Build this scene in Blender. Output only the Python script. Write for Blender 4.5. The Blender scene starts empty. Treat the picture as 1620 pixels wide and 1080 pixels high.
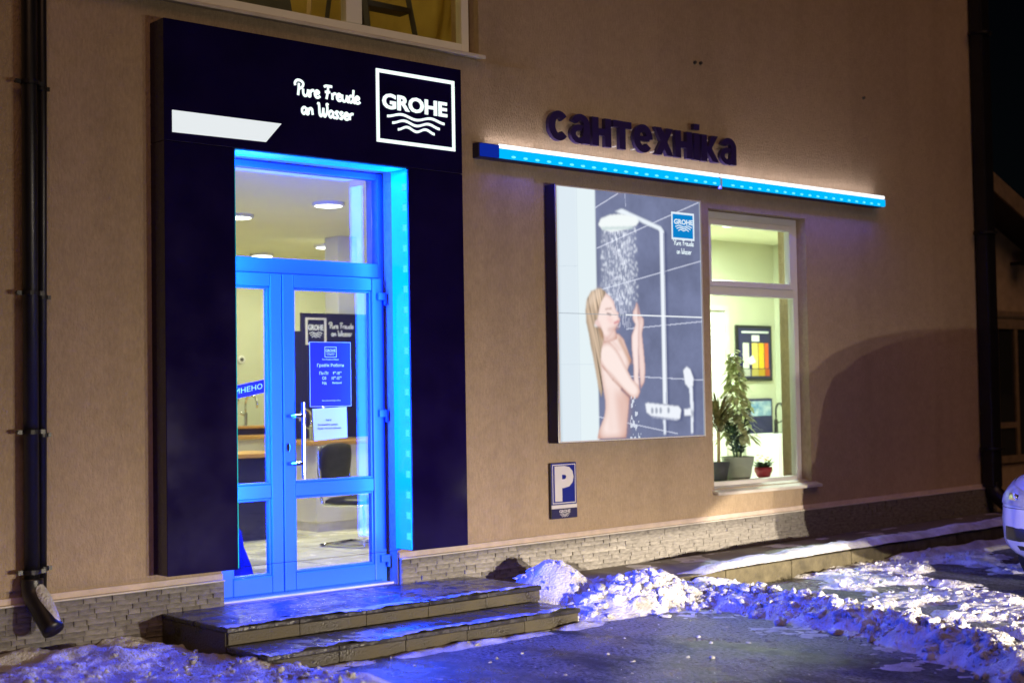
import bpy, bmesh, math, random
import numpy as np
from mathutils import Matrix, Vector
R = math.radians
random.seed(7)
S = bpy.context.scene
COL = S.collection

# ------------------------------------------------------------------ camera
cam = bpy.data.cameras.new('camera')
cam.lens = 50.0; cam.sensor_width = 36.0; cam.clip_end = 600; cam.clip_start = .05
cam.dof.use_dof = True; cam.dof.focus_distance = 9.5; cam.dof.aperture_fstop = 1.6
cam_o = bpy.data.objects.new('camera', cam); COL.objects.link(cam_o)
r_, u_, f_ = ((0.75315, -0.65763, -0.01662), (-0.01173, -0.03869, 0.99918), (0.65774, 0.75234, 0.03686))
cam_o.matrix_world = Matrix(((r_[0], u_[0], -f_[0], 0), (r_[1], u_[1], -f_[1], -8.0), (r_[2], u_[2], -f_[2], 1.5), (0, 0, 0, 1)))
S.camera = cam_o

# ------------------------------------------------------------------ world: night sky
W = bpy.data.worlds.new('World'); S.world = W; W.use_nodes = True
wn = W.node_tree.nodes; wl = W.node_tree.links
sky = wn.new('ShaderNodeTexSky'); sky.sky_type = 'NISHITA'; sky.sun_disc = False
SUN_EL, SUN_AZ = R(42), R(200)
sky.sun_elevation = SUN_EL; sky.sun_rotation = SUN_AZ
wl.new(sky.outputs[0], wn['Background'].inputs[0]); wn['Background'].inputs[1].default_value = 0.0003

# one weak, wide, warm sun: the glow of the town from the street side
sd = bpy.data.lights.new('town_glow', 'SUN'); sd.energy = .48; sd.angle = R(40); sd.color = (1, .54, .30)
so = bpy.data.objects.new('town_glow', sd); COL.objects.link(so)
sdir = Vector((math.sin(SUN_AZ) * math.cos(SUN_EL), math.cos(SUN_AZ) * math.cos(SUN_EL), math.sin(SUN_EL)))
so.rotation_euler = (-sdir).to_track_quat('-Z', 'Y').to_euler()

# dipped headlights of a car standing across the street, aimed at the shop front
def headlight(x, y, z, power):
    L = bpy.data.lights.new('car_headlight', 'SPOT'); L.energy = power; L.spot_size = R(120); L.spot_blend = .3
    L.shadow_soft_size = .05; L.color = (1, .86, .66); L.use_nodes = True
    nt = L.node_tree; n = nt.nodes; l = nt.links
    tc = n.new('ShaderNodeTexCoord'); sp = n.new('ShaderNodeSeparateXYZ'); l.new(tc.outputs['Normal'], sp.inputs[0])
    def M(op, a, b=None):
        m = n.new('ShaderNodeMath'); m.operation = op
        for i, v in enumerate((a, b)):
            if v is None: continue
            if hasattr(v, 'is_linked'): l.new(v, m.inputs[i])
            else: m.inputs[i].default_value = v
        return m.outputs[0]
    az = M('ABSOLUTE', sp.outputs[2])
    el = M('DIVIDE', sp.outputs[1], az); hz = M('DIVIDE', sp.outputs[0], az)
    # cut-off line: nearly level, kicking up to the right
    kick = M('MINIMUM', M('MULTIPLY', M('MAXIMUM', M('SUBTRACT', hz, .25), 0.0), .5), .025)
    cut = M('ADD', M('ADD', kick, -.036), M('MULTIPLY', hz, .012))
    below = n.new('ShaderNodeMapRange'); below.interpolation_type = 'SMOOTHSTEP'
    l.new(M('SUBTRACT', cut, el), below.inputs[0])
    below.inputs[1].default_value = -.004; below.inputs[2].default_value = .004
    side = M('EXPONENT', M('MULTIPLY', M('POWER', M('DIVIDE', hz, .46), 2.0), -1.0))
    up = M('EXPONENT', M('MULTIPLY', M('MAXIMUM', el, -.02), -6.9))
    spill = M('MULTIPLY', up, .78)
    lat = M('EXPONENT', M('MULTIPLY', M('POWER', M('DIVIDE', M('SUBTRACT', hz, .24), .20), 2.0), -1.0))
    fr = M('MULTIPLY', M('MULTIPLY', below.outputs[0], lat), 4.4)
    near = M('EXPONENT', M('MULTIPLY', M('MAXIMUM', M('SUBTRACT', M('MULTIPLY', el, -1.0), .06), 0.0), -9.0))
    tot = M('MULTIPLY', M('ADD', spill, M('MULTIPLY', fr, near)), side)
    em = n['Emission'] if 'Emission' in n else n.new('ShaderNodeEmission')
    l.new(tot, em.inputs['Strength']); l.new(em.outputs[0], n['Light Output'].inputs[0] if 'Light Output' in n else n.new('ShaderNodeOutputLight').inputs[0])
    o = bpy.data.objects.new('car_headlight', L); COL.objects.link(o)
    o.location = (x, y, z); o.rotation_euler = (R(90), 0, 0)
headlight(6.1, -11.5, .75, 2900)
headlight(7.5, -11.5, .75, 2900)

S.view_settings.view_transform = 'Standard'; S.view_settings.look = 'None'
S.view_settings.exposure = 0; S.view_settings.gamma = 1; S.view_settings.use_curve_mapping = False
S.render.engine = 'CYCLES'
S.cycles.use_denoising = True
S.cycles.max_bounces = 8; S.cycles.diffuse_bounces = 4; S.cycles.glossy_bounces = 4
S.cycles.transparent_max_bounces = 12; S.cycles.caustics_reflective = False; S.cycles.caustics_refractive = False
S.cycles.sample_clamp_indirect = 6

# ------------------------------------------------------------------ materials
MATS = {}
def mat(name, col, rough=.6, metal=0., var=0., vscale=8., stretch=(1, 1, 1), bump=0., bscale=60., bstretch=None,
        col2=None, emit=None, estr=0., spec=.5, rvar=0., rand=0., coat=0.):
    m = bpy.data.materials.new(name); m.use_nodes = True; MATS[name] = m
    n = m.node_tree.nodes; l = m.node_tree.links; p = n['Principled BSDF']
    p.inputs['Base Color'].default_value = (*col, 1); p.inputs['Roughness'].default_value = rough
    p.inputs['Metallic'].default_value = metal; p.inputs['Specular IOR Level'].default_value = spec
    p.inputs['Coat Weight'].default_value = coat
    if emit: p.inputs['Emission Color'].default_value = (*emit, 1); p.inputs['Emission Strength'].default_value = estr
    tc = n.new('ShaderNodeTexCoord')
    def noise(scale, st, det=5):
        mp = n.new('ShaderNodeMapping'); mp.inputs['Scale'].default_value = st
        l.new(tc.outputs['Object'], mp.inputs[0])
        t = n.new('ShaderNodeTexNoise'); t.inputs['Scale'].default_value = scale; t.inputs['Detail'].default_value = det
        l.new(mp.outputs[0], t.inputs['Vector']); return t
    cur = None
    if var or col2:
        t = noise(vscale, stretch)
        rp = n.new('ShaderNodeValToRGB'); l.new(t.outputs[0], rp.inputs[0])
        a = tuple(c * (1 - var) for c in col); b = col2 or tuple(min(1, c * (1 + var)) for c in col)
        rp.color_ramp.elements[0].position = .32; rp.color_ramp.elements[1].position = .68
        rp.color_ramp.elements[0].color = (*a, 1); rp.color_ramp.elements[1].color = (*b, 1)
        cur = rp.outputs[0]
        if rvar:
            mr = n.new('ShaderNodeMapRange'); l.new(t.outputs[0], mr.inputs[0])
            mr.inputs[1].default_value = .35; mr.inputs[2].default_value = .65
            mr.inputs[3].default_value = max(.03, rough - rvar); mr.inputs[4].default_value = min(1, rough + rvar)
            l.new(mr.outputs[0], p.inputs['Roughness'])
    if rand:
        oi = n.new('ShaderNodeObjectInfo'); mr = n.new('ShaderNodeMapRange'); l.new(oi.outputs['Random'], mr.inputs[0])
        mr.inputs[3].default_value = 1 - rand; mr.inputs[4].default_value = 1 + rand
        mx = n.new('ShaderNodeMix'); mx.data_type = 'RGBA'; mx.blend_type = 'MULTIPLY'; mx.inputs[0].default_value = 1
        if cur: l.new(cur, mx.inputs[6])
        else: mx.inputs[6].default_value = (*col, 1)
        cb = n.new('ShaderNodeCombineColor')
        for i in range(3): l.new(mr.outputs[0], cb.inputs[i])
        l.new(cb.outputs[0], mx.inputs[7]); cur = mx.outputs[2]
    if cur: l.new(cur, p.inputs['Base Color'])
    if bump:
        t = noise(bscale, bstretch or stretch, 6)
        b = n.new('ShaderNodeBump'); b.inputs['Strength'].default_value = bump; b.inputs['Distance'].default_value = .02
        l.new(t.outputs[0], b.inputs['Height']); l.new(b.outputs[0], p.inputs['Normal'])
    return m
def emis(name, col, s):
    m = bpy.data.materials.new(name); m.use_nodes = True; MATS[name] = m
    n = m.node_tree.nodes; l = m.node_tree.links
    n.remove(n['Principled BSDF']); e = n.new('ShaderNodeEmission'); e.inputs[0].default_value = (*col, 1); e.inputs[1].default_value = s
    l.new(e.outputs[0], n['Material Output'].inputs[0]); return m
def glassmat(name, tint=(1, 1, 1), ior=1.5, boost=1.0):
    m = bpy.data.materials.new(name); m.use_nodes = True; MATS[name] = m
    n = m.node_tree.nodes; l = m.node_tree.links; n.remove(n['Principled BSDF'])
    t = n.new('ShaderNodeBsdfTransparent'); t.inputs[0].default_value = (*tint, 1)
    g = n.new('ShaderNodeBsdfGlossy'); g.inputs['Roughness'].default_value = .01
    fr = n.new('ShaderNodeFresnel'); ge = n.new('ShaderNodeNewGeometry'); mi = n.new('ShaderNodeMapRange')
    mi.inputs[3].default_value = ior; mi.inputs[4].default_value = 1 / ior; l.new(ge.outputs['Backfacing'], mi.inputs[0]); l.new(mi.outputs[0], fr.inputs[0])
    mu = n.new('ShaderNodeMath'); mu.operation = 'MULTIPLY'; mu.inputs[1].default_value = boost; l.new(fr.outputs[0], mu.inputs[0])
    mx = n.new('ShaderNodeMixShader'); l.new(mu.outputs[0], mx.inputs[0]); l.new(t.outputs[0], mx.inputs[1]); l.new(g.outputs[0], mx.inputs[2])
    l.new(mx.outputs[0], n['Material Output'].inputs[0]); return m

M_stucco = mat('stucco', (.53, .405, .28), .9, var=.085, vscale=34, stretch=(2.0, 1, .6), bump=.8, bscale=95, bstretch=(1.3, 1, .55), spec=.2)
def weather(m, amt=.16, scale=.55, streak=.1):
    n = m.node_tree.nodes; l = m.node_tree.links; p = n['Principled BSDF']; src = p.inputs['Base Color'].links[0].from_socket
    tc = n.new('ShaderNodeTexCoord'); cur = src
    for (sc, st, a, lo, hi) in ((scale, (1, 1, .8), amt, .38, .66), (1.1, (2.2, 1, .16), streak, .50, .70), (9., (1, 1, 1), .06, .4, .6)):
        mp = n.new('ShaderNodeMapping'); mp.inputs['Scale'].default_value = st; l.new(tc.outputs['Object'], mp.inputs[0])
        t = n.new('ShaderNodeTexNoise'); t.inputs['Scale'].default_value = sc; t.inputs['Detail'].default_value = 7; l.new(mp.outputs[0], t.inputs['Vector'])
        mr = n.new('ShaderNodeMapRange'); l.new(t.outputs[0], mr.inputs[0]); mr.inputs[1].default_value = lo; mr.inputs[2].default_value = hi; mr.inputs[3].default_value = 1; mr.inputs[4].default_value = 1 - a
        mx = n.new('ShaderNodeMix'); mx.data_type = 'RGBA'; mx.blend_type = 'MULTIPLY'; mx.inputs[0].default_value = 1
        l.new(cur, mx.inputs[6]); cb = n.new('ShaderNodeCombineColor'); [l.new(mr.outputs[0], cb.inputs[i]) for i in range(3)]; l.new(cb.outputs[0], mx.inputs[7]); cur = mx.outputs[2]
    l.new(cur, p.inputs['Base Color'])
weather(M_stucco)
M_brick = mat('plinth_stone', (.205, .192, .18), .8, var=.28, vscale=30, stretch=(.6, 1, 2), bump=.6, bscale=50, rand=.24, spec=.3)
M_mortar = mat('mortar', (.24, .225, .205), .95, var=.15, vscale=40, bump=.4, bscale=80)
M_plastwhite = mat('white_pvc', (.82, .82, .80), .32, var=.03, vscale=4, spec=.5)
M_sill = mat('sill_metal', (.62, .58, .53), .45, var=.12, vscale=6, bump=.05, bscale=20)
M_navy = mat('navy_panel', (.008, .004, .050), .13, var=.2, vscale=3, spec=.4, rvar=.04)
M_doorpvc_bluetint = mat('door_pvc_blue_light_tint', (.035, .19, .78), .32, var=.03, vscale=4)  # white frame plastic with the blue LED light tinted into its base colour
M_navyflat = mat('navy_panel_light', (.02, .018, .09), .5, var=.1, vscale=3)
M_reveal_ledtint = mat('reveal_lining_led_tint', (.015, .92, .92), .22, var=.03, vscale=5)  # cyan of the LED glow put into the base colour
M_black = mat('black_metal', (.008, .007, .010), .38, var=.3, vscale=9, spec=.5, bump=.05)
M_conc = mat('step_concrete', (.042, .034, .020), .45, var=.4, vscale=5, col2=(.092, .077, .046), bump=.35, bscale=90, rvar=.2, rand=.16)
M_wettile = mat('step_top_wet', (.042, .040, .042), .22, var=.45, vscale=9, bump=.40, bscale=34, rvar=.24, rand=.15)
M_road = mat('road_asphalt', (.018, .019, .015), .55, var=.35, vscale=2.6, col2=(.046, .048, .036), bump=.9, bscale=120, rvar=.25, spec=.32)
M_pave = mat('pavement', (.16, .145, .12), .6, var=.35, vscale=4, bump=.35, bscale=70, rvar=.2)
M_kerb = mat('kerb_stone', (.085, .072, .042), .8, var=.35, vscale=12, bump=.5, bscale=60, rand=.15)
M_chrome = mat('chrome', (.75, .75, .76), .12, 1.0, var=.05)
M_wood = mat('wood_top', (.48, .26, .09), .45, var=.3, vscale=6, stretch=(.6, 6, 6), bump=.05)
M_cream = mat('interior_paint', (.54, .56, .43), .85, var=.03, vscale=3, bump=.05, bscale=90)
M_ceil = mat('ceiling_paint', (.84, .85, .66), .55, var=.02, vscale=2)
M_tile = mat('floor_tile', (.78, .75, .60), .22, var=.12, vscale=3, rvar=.08)
M_leather = mat('dark_leather', (.035, .03, .035), .42, var=.2, vscale=14, bump=.12, bscale=120)
M_desk = mat('counter_white', (.62, .58, .50), .5, var=.04, vscale=3)
M_dark = mat('dark_grey', (.05, .05, .055), .6, var=.15)
M_white = mat('white_paint', (.78, .78, .76), .5, var=.02)
M_green = mat('leaf_green', (.035, .085, .022), .45, var=.35, vscale=20)
M_yleaf = mat('leaf_pale', (.30, .38, .06), .5, var=.3, vscale=26, col2=(.70, .72, .48))
M_rleaf = mat('leaf_reddish', (.14, .13, .04), .5, var=.35, vscale=22, col2=(.24, .20, .09))
M_pot = mat('pot_grey', (.40, .42, .38), .6, var=.08)
M_redpot = mat('pot_red', (.38, .03, .06), .35, var=.2, vscale=30)
M_yellow = mat('petal_yellow', (.75, .52, .03), .5, var=.1)
M_orange = mat('petal_orange', (.75, .22, .03), .5, var=.1)
M_soil = mat('soil', (.05, .035, .025), .9, var=.3, vscale=40, bump=.6)
M_blue = mat('sign_blue', (.010, .020, .26), .35, var=.06)
M_signwhite = mat('sign_white', (.74, .72, .72), .4, var=.03)
M_notice = mat('notice_blue', (.012, .014, .26), .4, var=.05)
M_text = mat('print_white', (.80, .84, .90), .5)
M_paper = mat('paper', (.74, .74, .76), .7, var=.03, vscale=4)
M_ink = mat('ink', (.03, .03, .05), .7)
M_carw = mat('car_paint', (.70, .70, .72), .22, var=.02, coat=.6)
M_rubber = mat('rubber', (.018, .018, .018), .7, var=.2, bump=.2)
M_carglass = mat('car_glass', (.02, .022, .025), .05, spec=.8)
M_headl = mat('headlamp_glass', (.42, .43, .46), .12, spec=.7, var=.2, vscale=18)
M_neigh = mat('neighbour_plaster', (.36, .27, .19), .9, var=.12, vscale=9, bump=.5, bscale=60)
M_trim = mat('neighbour_trim', (.20, .145, .095), .7, var=.2, vscale=10)
M_roof = mat('roof_sheet', (.03, .022, .022), .6, var=.3, vscale=10, bump=.2)
M_warmroom = mat('upstairs_plaster', (.50, .40, .14), .9, var=.12, vscale=4, bump=.2, bscale=40)
M_rust = mat('pale_timber', (.48, .36, .17), .7, var=.2, vscale=10, stretch=(4, 4, .6))
M_glass = glassmat('window_glass', (.97, .99, .97))
E_white = emis('sign_light_white', (.86, 1, .97), 1.25)
E_slot = emis('slot_light', (.80, .84, .86), 1.0)
E_blueface = emis('led_blue_face', (.0, .46, 1.0), 1.1)
E_bluedim = emis('led_blue_end', (.004, .02, .30), 1.0)
E_led = emis('led_dot', (.08, .86, 1.0), 1.0)
E_barwhite = emis('bar_white', (1, 1, 1), 1.4)
E_lamp = emis('lamp_diffuser', (1, 1, .94), 7.0)
E_bulb = emis('bulb', (1, .72, .25), 20.0)
def slit_letter_mat():
    return mat('letter_navy', (.030, .016, .11), .4, var=.1)
M_letter = slit_letter_mat()
def snow_mat(name):
    m = mat(name, (.50, .49, .49), .62, var=.12, vscale=7, col2=(.80, .81, .84), bump=1.0, bscale=70, spec=.35)
    p = m.node_tree.nodes['Principled BSDF']
    p.inputs['Subsurface Weight'].default_value = .0
    return m
M_snow = snow_mat('snow')
def frost_road(m):
    """asphalt with a thin, broken skin of frost and slush between wetter patches"""
    n = m.node_tree.nodes; l = m.node_tree.links; p = n['Principled BSDF']; src = p.inputs['Base Color'].links[0].from_socket
    tc = n.new('ShaderNodeTexCoord')
    def noise(sc, st, det):
        mp = n.new('ShaderNodeMapping'); mp.inputs['Scale'].default_value = st; mp.inputs['Rotation'].default_value = (0, 0, R(-38)); l.new(tc.outputs['Object'], mp.inputs[0])
        t = n.new('ShaderNodeTexNoise'); t.inputs['Scale'].default_value = sc; t.inputs['Detail'].default_value = det; t.inputs['Roughness'].default_value = .72; l.new(mp.outputs[0], t.inputs['Vector']); return t.outputs[0]
    def M(op, a, b):
        q = n.new('ShaderNodeMath'); q.operation = op
        for k, v in enumerate((a, b)):
            if hasattr(v, 'is_linked'): l.new(v, q.inputs[k])
            else: q.inputs[k].default_value = v
        return q.outputs[0]
    def ramp(v, a, b, c, d):
        r = n.new('ShaderNodeMapRange'); l.new(v, r.inputs[0]); r.inputs[1].default_value = a; r.inputs[2].default_value = b; r.inputs[3].default_value = c; r.inputs[4].default_value = d; return r.outputs[0]
    big = noise(.75, (1.7, .6, 1), 9); fine = noise(38., (1.3, .8, 1), 4); grit = noise(160., (1, 1, 1), 3)
    f = M('MULTIPLY', ramp(big, .43, .56, .06, 1), ramp(fine, .42, .56, .0, 1)); f = M('MAXIMUM', f, M('MULTIPLY', ramp(grit, .66, .74, 0, 1), .5))
    mx = n.new('ShaderNodeMix'); mx.data_type = 'RGBA'; l.new(M('MULTIPLY', f, .72), mx.inputs[0]); l.new(src, mx.inputs[6]); mx.inputs[7].default_value = (.40, .41, .46, 1); l.new(mx.outputs[2], p.inputs['Base Color'])
    wet = noise(1.6, (1, 1, 1), 6); l.new(M('MAXIMUM', ramp(wet, .40, .60, .16, .62), M('MULTIPLY', f, .6)), p.inputs['Roughness'])
    bm = n.new('ShaderNodeBump'); bm.inputs['Strength'].default_value = .7; bm.inputs['Distance'].default_value = .012
    l.new(M('ADD', M('MULTIPLY', grit, .5), M('MULTIPLY', f, 1.0)), bm.inputs['Height']); l.new(bm.outputs[0], p.inputs['Normal'])
frost_road(M_road)
M_ice = mat('ice_film', (.085, .085, .095), .25, var=.35, vscale=7, bump=.5, bscale=40, rvar=.15)

# ------------------------------------------------------------------ builders
BASE = {}
def thing(name, label, cat, loc, group=None, kind=None):
    o = bpy.data.objects.new(name, None); COL.objects.link(o); o.location = loc; o.empty_display_size = .1
    o['label'] = label; o['category'] = cat
    if group: o['group'] = group
    if kind: o['kind'] = kind
    BASE[o] = Vector(loc); return o
def tag(o, label=None, cat=None, group=None, kind=None):
    if label: o['label'] = label
    if cat: o['category'] = cat
    if group: o['group'] = group
    if kind: o['kind'] = kind
    return o
def link(name, me, parent=None, loc=None, m=None):
    o = bpy.data.objects.new(name, me); COL.objects.link(o)
    if m and not me.materials: me.materials.append(m)
    if parent: o.parent = parent
    if loc is not None: o.location = loc
    return o
class MB:
    def __init__(s): s.v = []; s.f = []
    def add(s, vs, fs):
        k = len(s.v); s.v += [tuple(p) for p in vs]; s.f += [tuple(i + k for i in f) for f in fs]; return s
    def box(s, x0, x1, y0, y1, z0, z1, sh=0.):     # sh: rise of z along x
        vs = [(x, y, z + sh * (x - x0)) for x in (x0, x1) for y in (y0, y1) for z in (z0, z1)]
        return s.add(vs, [(0, 1, 3, 2), (4, 6, 7, 5), (0, 4, 5, 1), (2, 3, 7, 6), (0, 2, 6, 4), (1, 5, 7, 3)])
    def prism(s, pts, y0, y1):                      # polygon in x,z extruded in y
        n = len(pts); vs = [(x, y0, z) for x, z in pts] + [(x, y1, z) for x, z in pts]
        fs = [tuple(range(n)), tuple(range(2 * n - 1, n - 1, -1))] + [(i, i + n, (i + 1) % n + n, (i + 1) % n) for i in range(n)]
        return s.add(vs, fs)
    def tube(s, path, r, n=8, cap=True, sq=1.):
        P = [Vector(p) for p in path]; rings = []
        rr = r if isinstance(r, (list, tuple)) else [r] * len(P)
        for i, p in enumerate(P):
            t = (P[min(i + 1, len(P) - 1)] - P[max(i - 1, 0)]).normalized()
            a = Vector((0, 1, 0)) if abs(t.y) < .9 else Vector((1, 0, 0))
            b = t.cross(a).normalized(); a = b.cross(t).normalized()
            rings.append([p + (b * math.cos(2 * math.pi * k / n) + a * math.sin(2 * math.pi * k / n) * sq) * rr[i] for k in range(n)])
        k0 = len(s.v)
        for q in rings: s.v += [tuple(p) for p in q]
        for i in range(len(P) - 1):
            for k in range(n):
                a = k0 + i * n + k; b = k0 + i * n + (k + 1) % n
                s.f.append((a, b, b + n, a + n))
        if cap:
            s.f.append(tuple(k0 + k for k in range(n))[::-1]); s.f.append(tuple(k0 + (len(P) - 1) * n + k for k in range(n)))
        return s
    def lathe(s, prof, c, n=24):
        k0 = len(s.v)
        for r, z in prof:
            s.v += [(c[0] + r * math.cos(2 * math.pi * k / n), c[1] + r * math.sin(2 * math.pi * k / n), c[2] + z) for k in range(n)]
        for i in range(len(prof) - 1):
            for k in range(n):
                a = k0 + i * n + k; b = k0 + i * n + (k + 1) % n; s.f.append((a, b, b + n, a + n))
        s.f.append(tuple(k0 + k for k in range(n))[::-1]); s.f.append(tuple(k0 + (len(prof) - 1) * n + k for k in range(n)))
        return s
    def mesh(s, name, off=Vector((0, 0, 0)), smooth=False):
        me = bpy.data.meshes.new(name); o = Vector(off)
        me.from_pydata([(v[0] - o.x, v[1] - o.y, v[2] - o.z) for v in s.v], [], s.f); me.validate()
        bm = bmesh.new(); bm.from_mesh(me); bmesh.ops.recalc_face_normals(bm, faces=bm.faces); bm.to_mesh(me); bm.free()
        if smooth:
            me.polygons.foreach_set('use_smooth', [True] * len(me.polygons))
        me.update(); return me
    def build(s, name, m, parent=None, bevel=0., smooth=False, seg=2):
        off = Vector((0, 0, 0))
        if parent: off = BASE[parent]
        me = s.mesh(name, off, smooth); o = link(name, me, parent, m=m); BASE[o] = off
        if bevel:
            b = o.modifiers.new('bevel', 'BEVEL'); b.width = bevel; b.segments = seg; b.limit_method = 'ANGLE'; b.angle_limit = R(40)
        if smooth and not bevel:
            pass
        return o
def box(name, m, parent, x0, x1, y0, y1, z0, z1, bevel=0., sh=0.):
    return MB().box(x0, x1, y0, y1, z0, z1, sh).build(name, m, parent, bevel)
def arc(c, r, a0, a1, n, plane='xz'):
    out = []
    for i in range(n + 1):
        a = R(a0 + (a1 - a0) * i / n); p = (r * math.cos(a), r * math.sin(a))
        out.append((c[0] + p[0], c[1], c[2] + p[1]) if plane == 'xz' else (c[0] + p[0], c[1] + p[1], c[2]))
    return out
def smoothpath(pts, k=5):
    P = [Vector(p) for p in pts]; out = []
    for i in range(len(P) - 1):
        p0, p1, p2, p3 = P[max(i - 1, 0)], P[i], P[i + 1], P[min(i + 2, len(P) - 1)]
        for j in range(k):
            t = j / k
            out.append(.5 * ((2 * p1) + (p2 - p0) * t + (2 * p0 - 5 * p1 + 4 * p2 - p3) * t * t + (3 * p1 - p0 - 3 * p2 + p3) * t ** 3))
    out.append(P[-1]); return out
def text_geo(body, offset=0., depth=.02, space=1.):
    cu = bpy.data.curves.new('t', 'FONT'); cu.body = body; cu.size = 1; cu.extrude = depth; cu.offset = offset; cu.resolution_u = 3; cu.space_character = space
    o = bpy.data.objects.new('t', cu); COL.objects.link(o)
    dg = bpy.context.evaluated_depsgraph_get(); dg.update()
    me = bpy.data.meshes.new_from_object(o.evaluated_get(dg))
    v = np.array([p.co[:] for p in me.vertices]); f = [tuple(p.vertices) for p in me.polygons]
    bpy.data.objects.remove(o); bpy.data.curves.remove(cu); bpy.data.meshes.remove(me)
    return v, f
def islands(v, f):
    par = list(range(len(v)))
    def find(a):
        while par[a] != a: par[a] = par[par[a]]; a = par[a]
        return a
    key = {}
    for i, p in enumerate(v):
        k = (round(p[0], 4), round(p[1], 4))
        if k in key: par[find(i)] = find(key[k])
        else: key[k] = i
    for q in f:
        for a in q[1:]: par[find(a)] = find(q[0])
    g = {}
    for q in f: g.setdefault(find(q[0]), []).append(q)
    return list(g.values())
def text_on_wall(body, m, parent, x0, x1, z0, z1, y, depth, offset=0., name='letter', split=True, space=1.):
    """letters standing on a wall that faces -y; the text box is fitted to x0..x1, z0..z1"""
    v, f = text_geo(body, offset, .5, space)
    mn = v.min(0); mx = v.max(0)
    P = np.empty_like(v)
    P[:, 0] = x0 + (v[:, 0] - mn[0]) / (mx[0] - mn[0]) * (x1 - x0)
    P[:, 2] = z0 + (v[:, 1] - mn[1]) / (mx[1] - mn[1]) * (z1 - z0)
    P[:, 1] = y - (v[:, 2] - mn[2]) / (mx[2] - mn[2]) * depth
    if not split:
        b = MB(); b.v = [tuple(p) for p in P]; b.f = f; return [b.build(name, m, parent)]
    gs = islands(v, f); info = []
    for g in gs:
        idx = sorted({a for q in g for a in q}); xs = P[idx, 0]; info.append([xs.min(), xs.max(), g])
    info.sort(key=lambda a: a[0]); merged = []
    for a in info:
        if merged and a[0] < merged[-1][1] - .55 * min(a[1] - a[0], merged[-1][1] - merged[-1][0]): merged[-1][1] = max(merged[-1][1], a[1]); merged[-1][2] = merged[-1][2] + a[2]
        else: merged.append(a)
    out = []
    for a in merged:
        idx = sorted({i for q in a[2] for i in q}); mp = {i: k for k, i in enumerate(idx)}
        b = MB(); b.v = [tuple(P[i]) for i in idx]; b.f = [tuple(mp[i] for i in q) for q in a[2]]
        out.append(b.build(name, m, parent))
    return out
def area_light(name, loc, rot, sx, sy, power, col, spread=180):
    L = bpy.data.lights.new(name, 'AREA'); L.shape = 'RECTANGLE'; L.size = sx; L.size_y = sy; L.energy = power; L.color = col; L.spread = R(spread)
    o = bpy.data.objects.new(name, L); COL.objects.link(o); o.location = loc; o.rotation_euler = rot; return o
def holed(x0, x1, z0, z1, holes, y0, y1):
    """a wall slab with rectangular openings and their reveals"""
    xs = sorted({x0, x1, *[h[0] for h in holes], *[h[1] for h in holes]}); zs = sorted({z0, z1, *[h[2] for h in holes], *[h[3] for h in holes]})
    b = MB()
    for i in range(len(xs) - 1):
        for j in range(len(zs) - 1):
            cx, cz = (xs[i] + xs[i + 1]) / 2, (zs[j] + zs[j + 1]) / 2
            if any(h[0] < cx < h[1] and h[2] < cz < h[3] for h in holes): continue
            for y in (y0, y1):
                b.add([(xs[i], y, zs[j]), (xs[i + 1], y, zs[j]), (xs[i + 1], y, zs[j + 1]), (xs[i], y, zs[j + 1])], [(0, 1, 2, 3)])
    for h in holes + [(x0, x1, z0, z1)]:
        for p, q in (((h[0], h[2]), (h[1], h[2])), ((h[1], h[2]), (h[1], h[3])), ((h[1], h[3]), (h[0], h[3])), ((h[0], h[3]), (h[0], h[2]))):
            b.add([(p[0], y0, p[1]), (q[0], y0, q[1]), (q[0], y1, q[1]), (p[0], y1, p[1])], [(0, 1, 2, 3)])
    me_v = {}; nv = []; nf = []
    for f in b.f:
        q = []
        for i in f:
            k = tuple(round(c, 5) for c in b.v[i])
            if k not in me_v: me_v[k] = len(nv); nv.append(k)
            q.append(me_v[k])
        nf.append(tuple(q))
    b.v, b.f = nv, nf; return b
def G(x): return .0088 * (x - 4.1)                 # the street climbs a little to the right

# numpy value noise
def vnoise(x, y, seed):
    xi = np.floor(x).astype(np.int64); yi = np.floor(y).astype(np.int64); fx = x - xi; fy = y - yi
    fx = fx * fx * (3 - 2 * fx); fy = fy * fy * (3 - 2 * fy)
    def h(a, b):
        n = (a * 374761393 + b * 668265263 + seed * 974634777) & 0x7fffffff
        n = ((n ^ (n >> 13)) * 1274126177) & 0x7fffffff
        n = (n ^ (n >> 16)) & 0xffff
        return n / 65535.
    return (h(xi, yi) * (1 - fx) + h(xi + 1, yi) * fx) * (1 - fy) + (h(xi, yi + 1) * (1 - fx) + h(xi + 1, yi + 1) * fx) * fy
def fbm(x, y, s, seed, o=4):
    t = 0; a = .5; q = 1 / s; tot = 0
    for i in range(o): t = t + a * vnoise(x * q + i * 17.3, y * q - i * 9.1, seed + i); tot += a; a *= .5; q *= 2.03
    return t / tot

def worley(x, y, s, seed):
    x = x / s; y = y / s; xi = np.floor(x).astype(np.int64); yi = np.floor(y).astype(np.int64); best = np.full(x.shape, 9.)
    def h(a, b, k):
        n = (a * 374761393 + b * 668265263 + (seed + k) * 974634777) & 0x7fffffff
        n = ((n ^ (n >> 13)) * 1274126177) & 0x7fffffff
        return ((n ^ (n >> 16)) & 0xffff) / 65535.
    for i in (-1, 0, 1):
        for j in (-1, 0, 1):
            a, b = xi + i, yi + j; best = np.minimum(best, np.hypot(a + h(a, b, 1) - x, b + h(a, b, 2) - y) / (.75 + .5 * h(a, b, 3)))
    return best
def billow(x, y, s, seed): return np.sqrt(np.clip(1 - worley(x, y, s, seed) ** 2, 0, 1))     # rounded clods
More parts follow.
